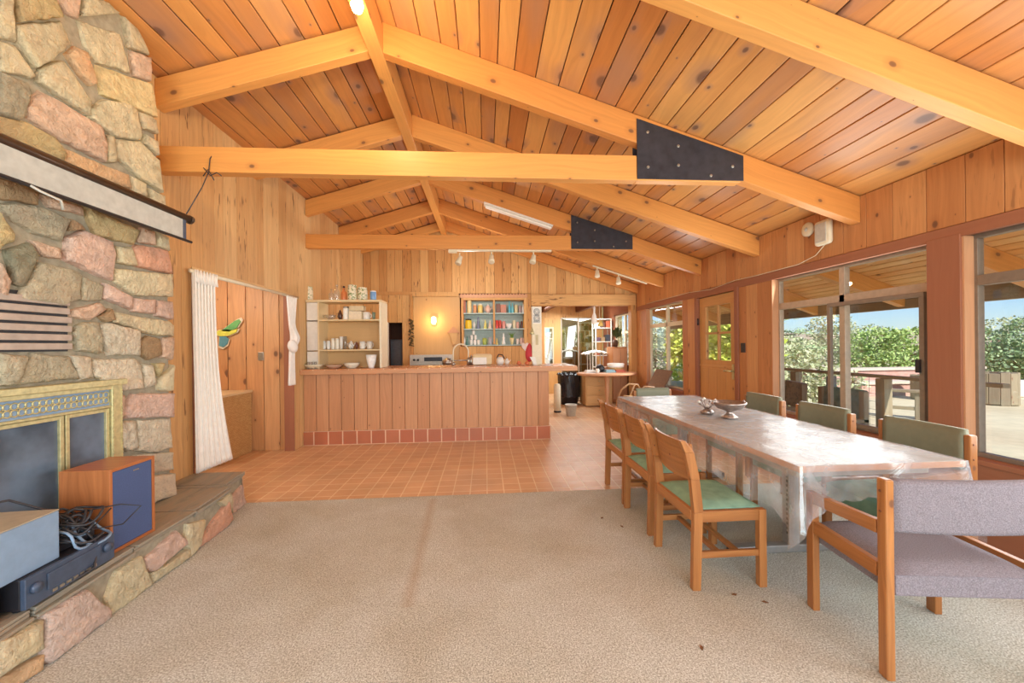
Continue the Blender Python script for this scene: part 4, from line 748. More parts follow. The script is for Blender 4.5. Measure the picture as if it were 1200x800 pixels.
row([('box', 542, 546.3, 17, cm('#b06a50', .6), 'tall red-brown box at the left of the hutch top shelf', 'box'), ('storage_tin', 547.8, 553, 18, cm('#ecd49a'), 'tall cream tin on the hutch top shelf', 'tin'), ('jar', 555, 559, 11, cm('#dc9a6c'), 'orange jar on the hutch top shelf', 'jar', cm('#f0e6d4')), ('jar', 560.5, 566, 11, cm('#ead07c'), 'yellow lidded jar on the hutch top shelf', 'jar', cm('#f3ead0')), ('teapot', 569, 575.5, 11, cm('#e6c2b4'), 'pink and white teapot on the hutch top shelf', 'teapot', cm('#f4eee8')),
     ('box', 582, 586.5, 11, cm('#74402c'), 'dark brown box on the hutch top shelf', 'box'), ('box', 587, 593.5, 10, cm('#c07a5e'), 'brick-coloured box on the hutch top shelf', 'box'), ('bottle', 596, 599, 14, cm('#5fb8cc'), 'turquoise bottle, left of two', 'bottle', cm('#5fb8cc')), ('bottle', 599.3, 602.5, 12, cm('#74c6d6'), 'turquoise bottle, right and shorter of two', 'bottle', cm('#74c6d6')), ('jar', 603.2, 607.2, 10, cm('#dcd0a4'), 'cream jar right of the turquoise bottles', 'jar'), ('jar', 608.2, 611.5, 9, cm('#b7a0a0'), 'mauve jar on the hutch top shelf', 'jar'), ('bottle', 612, 615, 11, cm('#eeeeea'), 'white bottle at the right end of the hutch top shelf', 'bottle', cm('#ccc'+'ccc'))], HY, 2.03, s, 'china on the hutch top shelf')
row([('bottle', 541.5, 544.3, 9, cm('#f2ece4'), 'white bottle at the left of the hutch middle shelf', 'bottle', cm('#a04a30')), ('jar', 545.5, 553, 12, cm('#f0c830'), 'bright yellow pot with black lid', 'jar', MAT['black']), ('jug', 554.8, 557, 9, cm('#f3efe8'), 'white jug beside the yellow pot', 'jug'), ('figurine', 558.3, 562.8, 15, cm('#7a7f98'), 'blue-grey figurine on the hutch middle shelf', 'figurine'), ('figurine', 567, 571, 11, cm('#e2dc7c'), 'yellow figurine on the hutch middle shelf', 'figurine'), ('figurine', 572.5, 576.5, 10, cm('#f2d8c8'), 'pale pink figurine left of the hutch post', 'figurine'),
     ('cup', 580.8, 584.3, 10, cm('#dc4c44'), 'red cup, left of two on the middle shelf', 'cup'), ('cup', 584.8, 587.8, 10, cm('#d8584e'), 'red cup, right of two on the middle shelf', 'cup'), ('cup', 588.8, 592.5, 9, cm('#eca69c'), 'pink cup beside the red cups', 'cup'), ('bowl', 593, 600, 6, cm('#f4f2ee'), 'white bowl on the hutch middle shelf', 'bowl'), ('jar', 601, 604.6, 10, cm('#e6dcb8'), 'cream jar beside the white bowl', 'jar'), ('cup', 605.3, 608.5, 8, cm('#e4b4a8'), 'dusty pink cup on the hutch middle shelf', 'cup'), ('jar', 610.3, 612.6, 9, cm('#6a3c34'), 'dark brown jar on the hutch middle shelf', 'jar'), ('jar', 613.2, 616, 10, cm('#eca43c'), 'orange jar at the right end of the middle shelf', 'jar')], HY, 1.70, s, 'china on the hutch middle shelf')
row([('jug', 542.8, 545.2, 10, cm('#eef0f0'), 'white jug at the left of the hutch bottom shelf', 'jug'), ('figurine', 546, 549, 11, cm('#4a8078'), 'teal figurine on the hutch bottom shelf', 'figurine'), ('cup', 550.8, 554, 6, cm('#f4f0ea'), 'white cup at the left foot of the cup pyramid', 'cup'), ('cup', 555, 558.2, 6, cm('#f6f2ee'), 'white cup in the middle of the cup pyramid', 'cup'), ('cup', 559.3, 562.5, 6, cm('#f2ece4'), 'white cup at the right foot of the cup pyramid', 'cup'), ('mug', 565.5, 570.5, 8, cm('#a8b85a'), 'green mug on the hutch bottom shelf', 'mug'), ('jar', 572.3, 576.8, 9, cm('#b4b0b8'), 'grey lidded jar on the hutch bottom shelf', 'jar'),
     ('figurine', 580.6, 583.8, 8, cm('#ecc86c'), 'yellow figurine on the hutch bottom shelf', 'figurine'), ('figurine', 588, 592.5, 14, cm('#f6f4f0'), 'tall white figurine on the hutch bottom shelf', 'figurine'), ('planter', 597.5, 602.5, 8, cm('#ecd8a0'), 'cream pot holding a spiky plant', 'flower pot'), ('cup', 605, 608, 7, cm('#f6ece4'), 'white cup beside the plant pot', 'cup'), ('storage_tin', 609.3, 612.4, 8, cm('#ecc8bc'), 'pink tin, left of two on the bottom shelf', 'tin'), ('storage_tin', 613, 616, 8, cm('#e8bcb0'), 'pink tin at the right end of the bottom shelf', 'tin')], HY, HZ0-.009, s, 'china on the hutch bottom shelf')
for k, (px, dz) in enumerate(((552.8, 1), (557.2, 1), (555, 2))): vessel('cup', px2x(px, HY), HY, HZ0-.009+.107*dz+.001, .05, .1, cm('#f4f0ea'), ['left white cup in the second tier of the cup pyramid', 'right white cup in the second tier of the cup pyramid', 'white cup topping the cup pyramid'][k], 'cup', 'china on the hutch bottom shelf')
mb = MB(); xp = px2x(600, HY)
for k in range(14): a = 2*PI*k/14; mb.tube([(xp, HY, 1.40), (xp+.03*math.cos(a), HY+.03*math.sin(a), 1.56), (xp+(.05+.03*(k % 3))*math.cos(a), HY+.07*math.sin(a), 1.60+.03*(k % 2))], [.008, .007, .001], 4)
tag(mb.build('spiky_plant', cm('#6f9440', .6)), 'small spiky green plant in the cream pot on the hutch', 'plant')
# ---------------------------------------------------------------- kitchen bits
t = thing('back_counter', 'low kitchen counter along the back wall behind the bar', 'counter', (0, 7.8, 0)); MB().bb((-1.70, -.25, 0), (.9, .295, .88)).build('cabinet', MAT['bar'], t); MB().bb((-1.70, -.28, .88), (.92, .295, .92)).build('worktop', tc2, t)
t = thing('stove', 'silver kitchen range with a raised control panel behind the bar', 'stove', (-1.08, 7.75, .921))
MB().bb((-.42, -.2, 0), (.42, .25, .04)).build('cooktop', MAT['black'], t); mb = MB(); mb.bb((-.45, .12, .04), (.42, .26, .25)).build('control_panel', MAT['greyw'], t, bevel=.006); MB().bb((-.16, .113, .12), (.2, .121, .2)).build('display', MAT['black'], t)
for x in (-.36, -.28, .28, .35): MB().cyl((x, .12, .15), (x, .09, .15), .022, 12).build('knob', MAT['black'], t)
tag(MB().lathe([(.06, 0), (.1, .03), (.1, .09), (.05, .12), (.02, .15)], 16, Matrix.Translation((-.76, 7.66, .962))).build('kettle', MAT['bolt']), 'shiny kettle on the stove at the right of its panel', 'kettle')
t = thing('refrigerator', 'dark grey refrigerator standing in the narrow wooden nook', 'refrigerator', (-1.88, 8.6, 0)); MB().bb((-.15, -.25, 0), (.12, .25, 1.5)).build('body', plain('grey_fridge', '#5c626c', .4, .3), t, bevel=.01); MB().bb((-.13, -.27, .05), (.07, -.251, 1.46)).build('door', plain('grey_fridge_door', '#6c7480', .35, .3), t, bevel=.004)
tag(MB().bb((-2.07, 8.0, 0), (-1.99, 8.09, 1.84)).build('nook_door', MAT['white'], bevel=.003), 'white door edge folded back beside the refrigerator nook', 'door')
t = thing('wall_sconce', 'lit glass wall sconce glowing on the tan kitchen wall', 'lamp', (-1.07, YB+.049, 1.80))
MB().bb((-.035, -.02, -.02), (.035, 0, .16)).build('bracket', MAT['brass'], t, bevel=.003); MB().lathe([(.03, 0), (.055, .04), (.05, .14), (.02, .16)], 16, Matrix.Translation((0, -.07, 0))).build('lamp_shade', emit('lit_sconce_glass', '#ffe9a8', 5), t)
light('sconce_light', 'POINT', (-1.07, YB-.16, 1.85), 6, (1, .72, .3), .03)
mb = MB(); rr = random.Random(3)
for k in range(40): z = 1.9-k*.014; mb.box((-1.53+rr.uniform(-.045, .045), YB-.045+rr.uniform(-.01, .01), z), (.05, .012, .02), Euler((rr.uniform(-1, 1), rr.uniform(-1, 1), 0)).to_matrix())
tag(mb.build('dried_herb_bunch', cm('#5d4a2c', .8)), 'dark dried herb bunch hanging on the post beside the sconce', 'dried herbs')
t = thing('wooden_spoon_rack', 'small carved wooden roof-shaped rack on the kitchen wall beside the hutch', 'rack', (-.66, YB+.045, 1.62)); MB().prism([(-.14, 0), (.12, 0), (-.01, .13)], 0, .05, Matrix.Rotation(PI/2, 4, 'X')).build('roof', MAT['jamb'], t, bevel=.003); MB().prism([(-.1, 0), (.08, 0), (.05, -.22), (-.02, -.26)], 0, .04, Matrix.Rotation(PI/2, 4, 'X')).build('holder', MAT['tan'], t, bevel=.003)
t = thing('arched_faucet', 'tall white arched faucet rising behind the bar top', 'faucet', (-.38, 5.93, BT)); mb = MB()
mb.tube([(-.115, 0, 0)]+[(-.115*math.cos(a), 0, .21+.115*math.sin(a)) for a in [PI*k/10 for k in range(11)]]+[(.115, 0, .06)], .011, 8).build('spout', MAT['cream'], t)
MB().cyl((-.14, 0, .075), (.14, 0, .075), .009, 8).build('cross_bar', MAT['bolt'], t); MB().lathe([(.03, 0), (.03, .03), (.015, .05)], 12, Matrix.Translation((-.115, 0, 0))).build('base', MAT['bolt'], t); MB().lathe([(.03, 0), (.03, .09), (.012, .12)], 12, Matrix.Translation((.12, 0, .0))).build('soap_pump', MAT['bolt'], t)
mb = MB(); t = thing('bread_box', 'cream bread box with a white front standing on the bar', 'box', (-.075, 5.93, BT)); MB().bb((-.13, -.09, 0), (.17, .1, .17)).build('body', MAT['shelf'], t, bevel=.03); MB().bb((-.12, -.105, .01), (.09, -.091, .12)).build('front_flap', MAT['white'], t, bevel=.008)
t = thing('sugar_pot', 'white pot with black bow handle on the bar', 'pot', (.22, 5.93, BT)); MB().lathe([(.045, 0), (.06, .05), (.05, .1), (.03, .12)], 14).build('body', MAT['white'], t); MB().tube([(-.05, 0, .1), (-.02, 0, .16), (.04, 0, .15), (.07, 0, .09)], .009, 6).build('handle', MAT['black'], t)
vessel('jug', -.22, 5.95, BT, .07, .16, MAT['bolt'], 'shiny metal creamer between the faucet and the bread box', 'jug', 'jugs on the bar')
vessel('jug', .33, 5.95, BT, .07, .10, MAT['white'], 'small white creamer right of the bow-handled pot', 'jug', 'jugs on the bar')
for k, x in enumerate((.3, .42)): tag(MB().lathe([(.001, 0), (.03, .008), (.036, .03), (.02, .055), (.004, .06)], 10, Matrix.Translation((x+.2, 5.75, BT))).build('fruit', cm('#d8744a', .4), None), '%s small orange-red fruit on the bar left of the oven mitt' % ['left', 'right'][k], 'fruit', 'fruit on the bar')
# poster column with a hanging chart
t = thing('white_column', 'white post with a printed chart standing at the right end of the bar', 'post', (.775, 5.80, BT)); MB().bb((-.075, -.04, 0), (.075, .04, .88)).build('post', MAT['cream'], t, bevel=.003)
MB().bb((-.065, -.046, .62), (.065, -.0405, .87)).build('chart', MAT['white'], t); mb = MB()
for z in (.80, .70):
    for r_ in (.018, .034, .046): mb.tube([(r_*math.cos(a), -.049, z+r_*math.sin(a)) for a in [2*PI*k/16 for k in range(16)]], .0028, 4, closed=True)
for z in (.745, .655, .64): mb.bb((-.05, -.05, z), (.05, -.047, z+.007))
mb.build('printed_figures', MAT['steel'], t); MB().bb((-.02, -.046, .3), (.02, -.0405, .45)).build('note', cm('#c8b890', .6), t)
mb = MB().lathe([(.04, 0), (.03, .03), (.018, .07), (.004, .1)], 12, Matrix.Translation((.70, 5.75, BT+.46)));
for z in (0,): mb.cyl((.70, 5.75, BT+.56), (.70, 5.75, BT+.66), .003, 5)
tag(mb.build('brass_bell', MAT['brass']), 'small brass bell hanging in front of the white post', 'bell')
mb = MB(); mb.lathe([(.001, -.16), (.055, -.13), (.075, -.05), (.06, .04), (.02, .11), (.005, .13)], 12, Matrix.Translation((.665, 5.8, BT+.20)) @ Matrix.Scale(.5, 4, (0, 1, 0)))
tag(mb.build('oven_mitt', cm('#c23a40', .8), sub=1), 'red oven mitt propped up on the bar against the white post', 'oven mitt')
tag(MB().prism([(0, -.13), (.07, -.05), (.08, .02), (.04, .05), (0, .02), (-.04, .05), (-.08, .02), (-.07, -.05)], 0, .02, Matrix.Translation((.83, YB-.06, 1.35)) @ Matrix.Rotation(PI/2, 4, 'X')).build('pot_holder', cm('#e6d2cc', .8), bevel=.006), 'pale heart-shaped pot holder hanging under the hutch', 'pot holder')
mb = MB(); mb.prism([(0, 0), (.05, .0), (.02, .12), (-.06, .12)], 0, .012, Matrix.Translation((.72, 5.74, BT)) @ Matrix.Rotation(PI/2, 4, 'X')); tag(mb.build('folded_paper', MAT['white']), 'white folded paper leaning on the bar before the red mitt', 'paper')
# ---------------------------------------------------------------- dining table
TX0, TX1, TY0, TY1, TZ = 1.51, 2.38, 1.76, 4.28, .74
t = thing('dining_table', 'long folding dining table with grey steel trestle legs on the carpet', 'table', ((TX0+TX1)/2, (TY0+TY1)/2, 0)); cx, cy = (TX0+TX1)/2, (TY0+TY1)/2
hx, hy = (TX1-TX0)/2, (TY1-TY0)/2; MB().bb((-hx, -hy, TZ-.028), (hx, hy, TZ)).build('tabletop', MAT['table'], t, bevel=.004)
mb = MB(); mb.bb((-hx-.004, -hy-.004, TZ-.03), (hx+.004, -hy, TZ-.001)).bb((-hx-.004, hy, TZ-.03), (hx+.004, hy+.004, TZ-.001)).bb((-hx-.004, -hy, TZ-.03), (-hx, hy, TZ-.001)).bb((hx, -hy, TZ-.03), (hx+.004, hy, TZ-.001)).build('edge_band', MAT['jamb'], t)
MB().bb((-hx+.07, -hy+.1, TZ-.09), (-hx+.09, hy-.1, TZ-.03)).bb((hx-.09, -hy+.1, TZ-.09), (hx-.07, hy-.1, TZ-.03)).bb((-hx+.09, -hy+.1, TZ-.09), (hx-.09, -hy+.12, TZ-.03)).bb((-hx+.09, hy-.12, TZ-.09), (hx-.09, hy-.1, TZ-.03)).build('apron', MAT['table'], t)
for y in (-hy+.58, hy-.58):
    MB().bb((-.035, y-.03, .05), (.035, y+.03, TZ-.09)).build('leg', MAT['tablemetal'], t, bevel=.004); MB().bb((-.30, y-.025, TZ-.12), (.30, y+.025, TZ-.085)).build('top_bracket', MAT['tablemetal'], t, bevel=.003)
    MB().bb((-.40, y-.03, 0.008), (.40, y+.03, .055)).build('foot_bar', MAT['tablemetal'], t, bevel=.006)
    for x in (-.40, .40): MB().bb((x-.012, y-.032, 0.006), (x+.012, y+.032, .05)).build('foot_cap', MAT['black'], t)
mb = MB()
for k in range(14): mb.bb((-.038, -hy+.56, .12+k*.03), (-.034, -hy+.571, .135+k*.03))
mb.build('height_slot', MAT['black'], t)
# clear vinyl sheet: top and wavy skirt
def skirt():
    per = []; NS = 150; w2, h2 = hx+.006, hy+.006; L = [2*h2, 2*w2, 2*h2, 2*w2]; tot = sum(L)
    C = [(-w2, h2), (-w2, -h2), (w2, -h2), (w2, h2)]
    V = []; F = []; rows = 10
    cols = []
    for e in range(4):
        a, b = Vector(C[e]), Vector(C[(e+1) % 4]); n = max(10, int(L[e]/.03)); d = (b-a).normalized(); out = Vector((d.y, -d.x)) * (1)
        if out.dot((a+b)/2) < 0: out = -out
        for j in range(n): cols.append((a+(b-a)*(j/n), out, e, j/n, L[e]))
    out = []
    n = len(cols)
    for i in range(n):
        p, o, e, f, Le = cols[i]; o2 = cols[i-3][1]+cols[(i+3) % n][1]+o; o2.normalize()
        dc = min(f, 1-f)*Le; corner = math.exp(-(dc/.10)**2)
        drop = (.27 if e != 1 else .17)+.13*corner+.012*math.sin(i*.7)+.008*math.sin(i*1.9)
        for r_ in range(rows+1):
            s = r_/rows; wv = (.014*math.sin(i*.45+.6*s)+.010*math.sin(i*1.13+1.3))*s + .045*corner*s*(1-.3*s)*math.sin(i*1.3)
            q = p+o2*(.006+.012*s+wv+(.02*s*corner)); V.append(Vector((q.x, q.y, TZ+.004-drop*s)))
    for i in range(n):
        j = (i+1) % n
        for r_ in range(rows): a = i*(rows+1)+r_; b = j*(rows+1)+r_; F.append((a, b, b+1, a+1))
    return MB().add(V, F, None, (.5,)*3, 0, True)
tc_ = thing('table_cover', 'clear vinyl cover draped over the long dining table with wavy skirts', 'tablecloth', (cx, cy, 0))
skirt().build('skirt', MAT['plastic'], tc_)
V = []; F = []; nx, ny = 24, 70
for i in range(nx+1):
    for j in range(ny+1):
        x = -hx-.008+(2*hx+.016)*i/nx; y = -hy-.008+(2*hy+.016)*j/ny
        V.append(Vector((x, y, TZ+.004+.0012*math.sin(x*23+y*9)+.0010*math.sin(y*31-x*11))))
for i in range(nx):
    for j in range(ny): a = i*(ny+1)+j; F.append((a, a+ny+1, a+ny+2, a+1))
MB().add(V, F, None, (.5,)*3, 0, True).build('top_sheet', MAT['plastic_top'], tc_)
TT = TZ+.008
pew = plain('hammered_pewter', '#a3948c', .28, .75, .5, .25, 60, .4)
t = thing('pedestal_bowl', 'pewter pedestal bowl with small side knobs on the dining table', 'bowl', (1.93, 2.93, TT))
MB().lathe([(.062, 0), (.064, .008), (.03, .03), (.02, .045), (.03, .055), (.09, .075), (.118, .11), (.122, .125), (.112, .125), (.085, .085), (.001, .065)], 28).build('bowl', pew, t)
for sx_ in (-1, 1): MB().lathe([(.001, -.012), (.012, 0), (.001, .014)], 8, Matrix.Translation((sx_*.128, .01, .122))).build('side_knob', pew, t)
t = thing('metal_ornament', 'small jumbled metal flower ornament left of the pedestal bowl', 'ornament', (1.86, 3.12, TT)); mb = MB(); rr = random.Random(9)
MB().lathe([(.05, 0), (.055, .02), (.03, .04), (.001, .045)], 14).build('base', pew, t)
for k in range(9): a = k*.7; mb.tube([(0, 0, .03), (.03*math.cos(a), .03*math.sin(a), .06), (.06*math.cos(a), .06*math.sin(a), .07+.02*(k % 3))], .004, 5)
mb.build('stem', pew, t)
for k in range(9): a = k*.7; MB().lathe([(.001, -.012), (.016, 0), (.001, .013)], 8, Matrix.Translation((.062*math.cos(a), .062*math.sin(a), .077+.02*(k % 3)))).build('bud', pew if k % 2 else MAT['white'], t)
# ---------------------------------------------------------------- chairs
def side_chair(loc, rz, label, group):
    """faces +Y locally: rear posts at y=-.21"""
    t = thing('dining_chair', label, 'chair', loc, rz, group); W2, Dp = .245, .21; m = MAT['chair']
    for s in (-1, 1):
        mb = MB(); x = s*(W2-.018); prof = [(-Dp+.0, .0), (-Dp+.012, .42), (-Dp-.005, .60), (-Dp-.035, .745), (-Dp-.062, .81)]
        for (y0, z0), (y1, z1) in zip(prof, prof[1:]):
            k0 = .045 if z0 < .4 else .052; k1 = .050 if z1 < .5 else (.05 if z1 < .8 else .030)
            mb.hexa([(x-.0175, y0, z0), (x+.0175, y0, z0), (x+.0175, y0+k0, z0), (x-.0175, y0+k0, z0), (x-.0175, y1, z1), (x+.0175, y1, z1), (x+.0175, y1+k1, z1), (x-.0175, y1+k1, z1)], long=2, col=(.5,)*3)
        mb.build('rear_leg', m, t, bevel=.003)
        MB().bb((x-.019, Dp-.042, 0), (x+.019, Dp, .425)).build('front_leg', m, t, bevel=.004)
        MB().bb((x-.012, -Dp+.04, .365), (x+.012, Dp-.04, .425)).build('side_rail', m, t, bevel=.003)
        MB().bb((x-.010, -Dp+.04, .17), (x+.010, Dp-.04, .205)).build('side_stretcher', m, t, bevel=.002)
    MB().bb((-W2+.036, -Dp+.01, .365), (W2-.036, -Dp+.034, .425)).build('rear_rail', m, t, bevel=.003); MB().bb((-W2+.036, Dp-.036, .365), (W2-.036, Dp-.012, .425)).build('front_rail', m, t, bevel=.003)
    for y in (-.05, .06): MB().bb((-W2+.03, y-.012, .175), (W2-.03, y+.012, .20)).build('cross_stretcher', m, t, bevel=.002)
    V = []; F = []; nu, nv = 14, 6
    for k in range(2):
        for i in range(nu+1):
            for j in range(nv+1):
                u = i/nu*2-1; v = j/nv; x = u*(W2-.03); y = -Dp+.008-.034*(v)-.05*(1-u*u)*(.6+.4*v)+k*.014+.03; z = .578+.205*v+.012*(1-u*u)*(v*2-1)
                V.append(Vector((x, y, z)))
    n1 = (nu+1)*(nv+1)
    for i in range(nu):
        for j in range(nv):
            a = i*(nv+1)+j; F.append((a, a+nv+1, a+nv+2, a+1)); F.append((n1+a, n1+a+1, n1+a+nv+2, n1+a+nv+1))
    for i in range(nu): a = i*(nv+1); F.append((a, n1+a, n1+a+nv+1, a+nv+1)); a += nv; F.append((a, a+nv+1, n1+a+nv+1, n1+a))
    for j in range(nv): F.append((j, j+1, n1+j+1, n1+j)); a = nu*(nv+1)+j; F.append((a, n1+a, n1+a+1, a+1))
    uv = [[(V[i].z*1.0, V[i].x) for i in f] for f in F]
    MB().add(V, F, uv, (.4,)*3, 0, False).build('backrest', m, t)
    for s in (-1, 1): MB().lathe([(.006, 0), (.005, .003), (.001, .003)], 8, Matrix.Translation((s*.10, -Dp-.05, .70)) @ Matrix.Rotation(PI/2, 4, 'X')).build('screw_plug', MAT['dark_beam'], t)
    # cushion: gently domed pad
    V = []; F = []; n = 12
    for i in range(n+1):
        for j in range(n+1):
            u = i/n*2-1; v = j/n*2-1; e = (1-u**6)*(1-v**6); V.append(Vector((u*(W2-.037), v*(Dp-.02)+.01, .428+.024*e**.6)))
    for i in range(n):
        for j in range(n): a = i*(n+1)+j; F.append((a, a+n+1, a+n+2, a+1))
    mb = MB().add(V, F, None, (.5,)*3, 0, True); mb.bb((-W2+.037, -Dp+.03, .40), (W2-.037, Dp-.012, .428)); mb.build('seat', MAT['green'], t)
    return t
c0 = side_chair((1.31, 2.24, .006), -PI/2, 'nearest of the three wooden chairs with green seats at the table\'s left side', 'green-seated dining chairs')
dup(c0, (1.325, 2.84, .006), -PI/2, 'middle of the three wooden chairs with green seats at the table\'s left side', group='green-seated dining chairs')
dup(c0, (1.335, 3.37, .006), -PI/2, 'farthest of the three green-seated wooden chairs, standing on the tile edge', group='green-seated dining chairs')
def arm_chair(loc, rz, label, fab, seatm, group, W2=.285, hb=.79, arm=.60):
    t = thing('armchair', label, 'chair', loc, rz, group); m = MAT['chair']; Dp = .225
    for s in (-1, 1):
        x = s*(W2-.016); MB().bb((x-.016, -Dp, 0), (x+.016, -Dp+.044, hb)).build('rear_leg', m, t, bevel=.006); MB().bb((x-.016, Dp-.048, 0), (x+.016, Dp, arm)).build('front_leg', m, t, bevel=.004)
        MB().hexa([(x-.014, -Dp+.05, arm-.025), (x+.014, -Dp+.05, arm-.025), (x+.014, Dp-.046, arm-.055), (x-.014, Dp-.046, arm-.055), (x-.014, -Dp+.05, arm+.03), (x+.014, -Dp+.05, arm+.03), (x+.014, Dp-.046, arm), (x-.014, Dp-.046, arm)], long=1).build('arm_rail', m, t, bevel=.003)
        MB().bb((x-.014, -Dp+.05, .385), (x+.014, Dp-.046, .445)).build('seat_rail', m, t, bevel=.003)
        for z in (hb-.05, hb-.13): MB().cyl((s*W2, -Dp+.026, z), (s*(W2+.002), -Dp+.026, z), .005, 8).build('screw_plug', MAT['dark_beam'], t)
    MB().bb((-W2+.03, Dp-.04, .35), (W2-.03, Dp-.015, .40)).build('front_rail', m, t, bevel=.003)
    MB().bb((-W2+.03, -Dp+.02, .35), (W2-.03, -Dp+.045, .39)).build('rear_rail', m, t, bevel=.003)
    mb = MB(); V = []; F = []; nu = 16; prof = [(-.012, .585), (-.014, .60), (-.014, .77), (-.006, hb-.003), (.022, hb-.003), (.032, .77), (.034, .62), (.024, .585)]; n = len(prof)
    for i in range(nu+1):
        u = i/nu*2-1
        for y, z in prof: V.append(Vector((u*(W2-.033), -Dp+.016+y-.018*(1-u*u), z+hb-.79)))
    for i in range(nu):
        for k in range(n): a = i*n+k; b_ = i*n+(k+1) % n; F.append((a, b_, b_+n, a+n))
    F += [tuple(range(n-1, -1, -1)), tuple(nu*n+k for k in range(n))]; mb.add(V, F, None, (.5,)*3, 0, True).build('backrest', fab, t)
    V = []; F = []; nn = 12; zt = .45
    for i in range(nn+1):
        for j in range(nn+1):
            u = i/nn*2-1; v = j/nn*2-1; e = (1-u**8)*(1-v**8); V.append(Vector((u*(W2-.033), v*(Dp-.0)+.0, zt-.03+.03*e**.5)))
    for i in range(nn):
        for j in range(nn): a = i*(nn+1)+j; F.append((a, a+nn+1, a+nn+2, a+1))
    mb = MB().add(V, F, None, (.5,)*3, 0, True); mb.bb((-W2+.033, -Dp, .335), (W2-.033, Dp, zt-.03)); mb.build('seat_cushion', seatm, t, bevel=.008)
    return t
arm_chair((1.885, 1.585, .006), -.13, 'lavender-grey tweed armchair with wooden arms pulled up at the near table end', MAT['purple'], MAT['purple'], None, .30, arm=.585)
vinyl_seat = MAT['green']
a0 = arm_chair((2.42, 2.14, .006), PI/2, 'grey-green backed armchair nearest the camera on the window side', MAT['greygreen'], vinyl_seat, 'armchairs on the window side', .245, .82)
dup(a0, (2.40, 2.80, .006), PI/2, 'middle grey-green backed armchair on the window side of the table', group='armchairs on the window side')
dup(a0, (2.40, 3.44, .006), PI/2, 'farthest grey-green backed armchair on the window side, opposite the pewter bowl', group='armchairs on the window side')
dup(a0, (2.06, 4.42, .0), PI+.05, 'pale green backed armchair at the far head of the table', group='armchairs on the window side', scale=(1, 1, .94))
# ---------------------------------------------------------------- lights
t = thing('ceiling_bulb', 'bare glowing ceiling bulb beside the ridge beam', 'lamp', (-.765, 2.42, 3.40)); bulb = MB().lathe([(.001, 0), (.028, .01), (.038, .04), (.03, .07), (.016, .10)], 16).build('bulb', emit('lit_bulb', '#fff0c4', 40), t); MB().lathe([(.02, .1), (.04, .12), (.045, .2), (.02, .21)], 16).build('socket', MAT['white'], t); MB().tube([(0, 0, .2), (0, 0, .31), (-.03, 0, .33)], .012, 8).build('bracket', MAT['white'], t)
light('alcove_fill', 'POINT', (-3.4, 4.3, 2.1), 24, (1, .93, .85), .03)  # unseen point light added to brighten the alcove, no fixture
light('kitchen_fill', 'POINT', (-.3, 6.9, 2.45), 30, (1, .93, .84), .03)  # added point light lifting the kitchen brightness, without a visible fixture
light('bulb_light', 'POINT', (-.765, 2.42, 3.33), 30, (1, .76, .42), .04)
def track_head(p, e, lab, grp):
    t = thing('track_spotlight', lab, 'spotlight', p, 0, grp); MB().cyl((0, 0, 0), (0, 0, -.05), .010, 8).build('stem', MAT['cream'], t)
    MB().lathe([(.018, .05), (.032, .04), (.034, 0), (.045, -.05), (.046, -.085), (.036, -.085)], 14, Matrix.Translation((0, 0, -.09)) @ Euler(e).to_matrix().to_4x4()).build('lamp_can', MAT['cream'], t); return t
tag(MB().bb((-.52, 5.57, 2.712), (.98, 5.63, 2.734)).bb((-.52, 5.565, 2.69), (-.40, 5.635, 2.712)).build('light_track', MAT['cream'], bevel=.002), 'cream light track under the farther tie beam', 'light track')
for k, (x, e) in enumerate(((-.36, (-.3, .35, 0)), (.10, (-.5, .05, 0)), (.715, (-.4, .25, 0)))): track_head((x, 5.60, 2.689 if k == 0 else 2.711), e, ['left cream spotlight under the farther tie beam', 'middle cream spotlight under the farther tie beam', 'right cream spotlight under the farther tie beam'][k], 'track spotlights')
yr = 6.825; zl = lambda x: (RZ-.26)+(x-RX)*((2.37-(RZ-.25))/(XR-RX))
tag(MB().bar((1.95, yr, zl(1.95)-.014), (2.95, yr, zl(2.95)-.014), .035, .02).build('light_track', MAT['cream']), 'sloping cream light track under the sixth rafter by the kitchen opening', 'light track')
for k, x in enumerate((2.03, 2.42)): track_head((x, yr, zl(x)-.02), (-.3, .1, 0), ['left cream spotlight on the sloping track', 'right cream spotlight on the sloping track'][k], 'track spotlights')
t = thing('strip_light', 'white fluorescent strip light fixed under the fifth rafter', 'lamp'); zb = lambda x: (RZ-.255)+(x-RX-.05)*((2.37-(RZ-.255))/(XR-RX-.05))
MB().bar((.0, 5.60, zb(0)-.022), (1.0, 5.60, zb(1.0)-.022), .12, .03).build('housing', MAT['white'], t, bevel=.003); MB().bar((.02, 5.60, zb(.02)-.052), (.98, 5.60, zb(.98)-.052), .085, .028).build('diffuser', plain('opal_diffuser', '#fbf6ee', .4, 0, .5, .02), t, bevel=.01)
